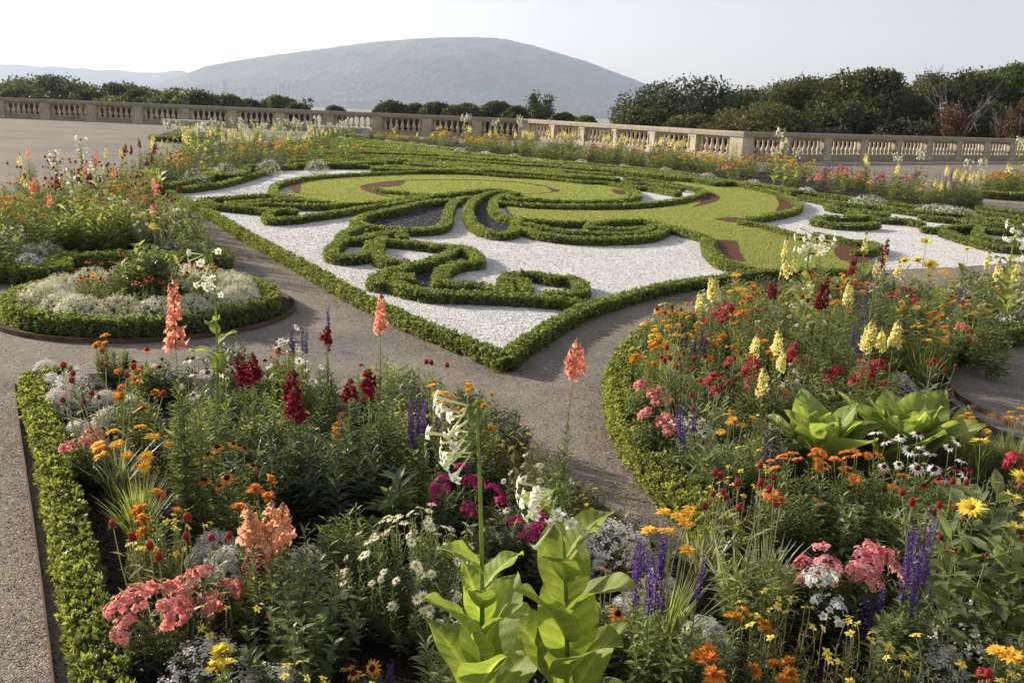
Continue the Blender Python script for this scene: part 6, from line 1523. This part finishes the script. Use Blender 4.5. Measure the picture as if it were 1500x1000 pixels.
far = [(4.0, 'snapdragon', 'yellow snapdragon clump', dict(h=.85, col='yellow', nf=5, n=8, rad=.17, s=.034, L=.15)), (1.2, 'tobacco', 'white flowering tobacco', dict(h=.95, nfl=26, leafL=.18, nlv=9, colr=G_LT, leafmax=.8)), (1.2, 'marigold', 'golden marigold clump', dict(h=.44, col='gold', nf=16, rad=.22, R=.034)), (.8, 'marigold', 'orange marigold clump', dict(h=.42, col='amber', nf=12, rad=.22, R=.032)),
       (3, 'leafy', 'green leafy bush', dict(h=.55, rad=.24, fol=G_MD, L=.08, w=.3)), (1.3, 'rosette', 'bright leafy rosette', dict(L=.36, n=14, colr=G_LM, up=True, dr=.5, w=.5)), (.5, 'snapdragon', 'dark red snapdragon clump', dict(h=.80, col='darkred', nf=3, n=6, s=.032)), (.8, 'clusters', 'coral phlox clump', dict(h=.36, col='coral', nf=9, R=.045, rf=.02)), (.5, 'coneflower', 'rusty coneflower clump', dict(h=.45, col='rust', nf=14, rad=.2, R=.034))]
filler('4', .36, 120, far, 'in the bed left of the far hedges', 'flowers of the yellow snapdragon bed', mind=.2, lodf=None, hs=1.12, seed=6)
filler('5', .40, 26, far[:6], 'in the farthest bed by the bench', 'flowers of the farthest bed', lodf=2, seed=7)
low = [(2.4, 'marigold', 'low golden marigold clump', dict(h=.36, col='gold', nf=16, rad=.2, R=.032)), (1.4, 'marigold', 'low orange marigold clump', dict(h=.32, col='amber', nf=12, rad=.2, R=.03)), (4, 'leafy', 'low green bush', dict(h=.36, rad=.2, fol=G_MD, L=.07, w=.3)), (2.6, 'snapdragon', 'yellow snapdragon clump', dict(h=.62, col='yellow', nf=4, n=7, rad=.15, s=.034, L=.13)),
       (.55, 'tobacco', 'white flowering tobacco', dict(h=.85, nfl=24, leafL=.16, nlv=9, colr=G_LT, leafmax=.8)), (.9, 'clusters', 'coral phlox clump', dict(h=.26, col='coral', nf=9, R=.045, rf=.02)), (.8, 'coneflower', 'rusty coneflower clump', dict(h=.38, col='rust', nf=14, rad=.2, R=.034)), (.35, 'snapdragon', 'dark red snapdragon', dict(h=.72, col='darkred', nf=2, n=5, s=.03)), (.4, 'sage', 'violet sage clump', dict(h=.45, nf=8, col='violet', rad=.15))]
filler('6', .40, 230, low, 'in the strip before the balustrade', 'flowers of the strip before the balustrade', mind=.2, lodf=2, hs=1.4, seed=8)
filler('7', .36, 40, low, 'in the last bed near the frame edge', 'flowers of the last bed', lodf=2, hs=1.4, seed=9)
for i, (x, y) in enumerate([(452, 197), (500, 200), (568, 205.5), (604, 208.5), (636, 213.5), (674, 217), (712, 222), (754, 226), (788, 233), (852, 234), (915, 241), (975, 246), (1037, 254), (1105, 264), (1182, 275), (1275, 287), (1375, 300), (1400, 303)]):
    place('alyssum', top(x, y, .2), what='white alyssum cushion', where='along the far hedges', group='white cushions edging the far strip', lod=2 if x < 1270 else 1, h=.20, rad=.26 if x < 1270 else .42, dens=1.8, var=i % 2)
for i, (x, y) in enumerate([(284, 250), (331, 240), (393, 235), (465, 234)]):
    place('alyssum', top(x, y, .34), what='white alyssum cushion', where='on the hedges of the yellow snapdragon bed', group='white cushions of the yellow snapdragon bed', lod=1, h=.34, rad=.3, dens=1.8, var=i % 2)
for x, y, h, lab in [(1316, 226, .98, 'flowering tobacco with starry head over the far gravel, first of the far side'), (1350, 222, 1.05, 'tallest flowering tobacco near the far gravel'), (1420, 236, .9, 'flowering tobacco left of two near the last bed'), (1440, 236, .9, 'flowering tobacco right of two near the last bed'), (1138, 218, .93, 'flowering tobacco before the corner pier'), (1170, 218, .95, 'flowering tobacco right of the corner pier')]:
    hero('tobacco', x, y, h, lab, nfl=26, leafL=.2, nlv=12, colr=G_LT, low=.1, leafmax=.6, sc=1.25, group='flowers of the strip before the balustrade', place=dict(lod=2))
for x, y, h, lab in [(1395, 243, .82, 'bushy pale yellow snapdragons at the end of the strip'), (1422, 250, .72, 'bushy green snapdragon clump by the path'), (1378, 262, .58, 'dense snapdragon bush above the wide white cushion')]:
    hero('snapdragon', x, y, h, lab, col='yellow', nf=5, n=12, rad=.28, s=.03, sc=1.4, group='flowers of the strip before the balustrade', place=dict(lod=1))
resolve_labels()
print('plants', len(PLACED), 'objects', len(bpy.data.objects), 'meshes', len(bpy.data.meshes), 'faces', sum(len(m.polygons) for m in bpy.data.meshes), round(time.time() - T0, 1))
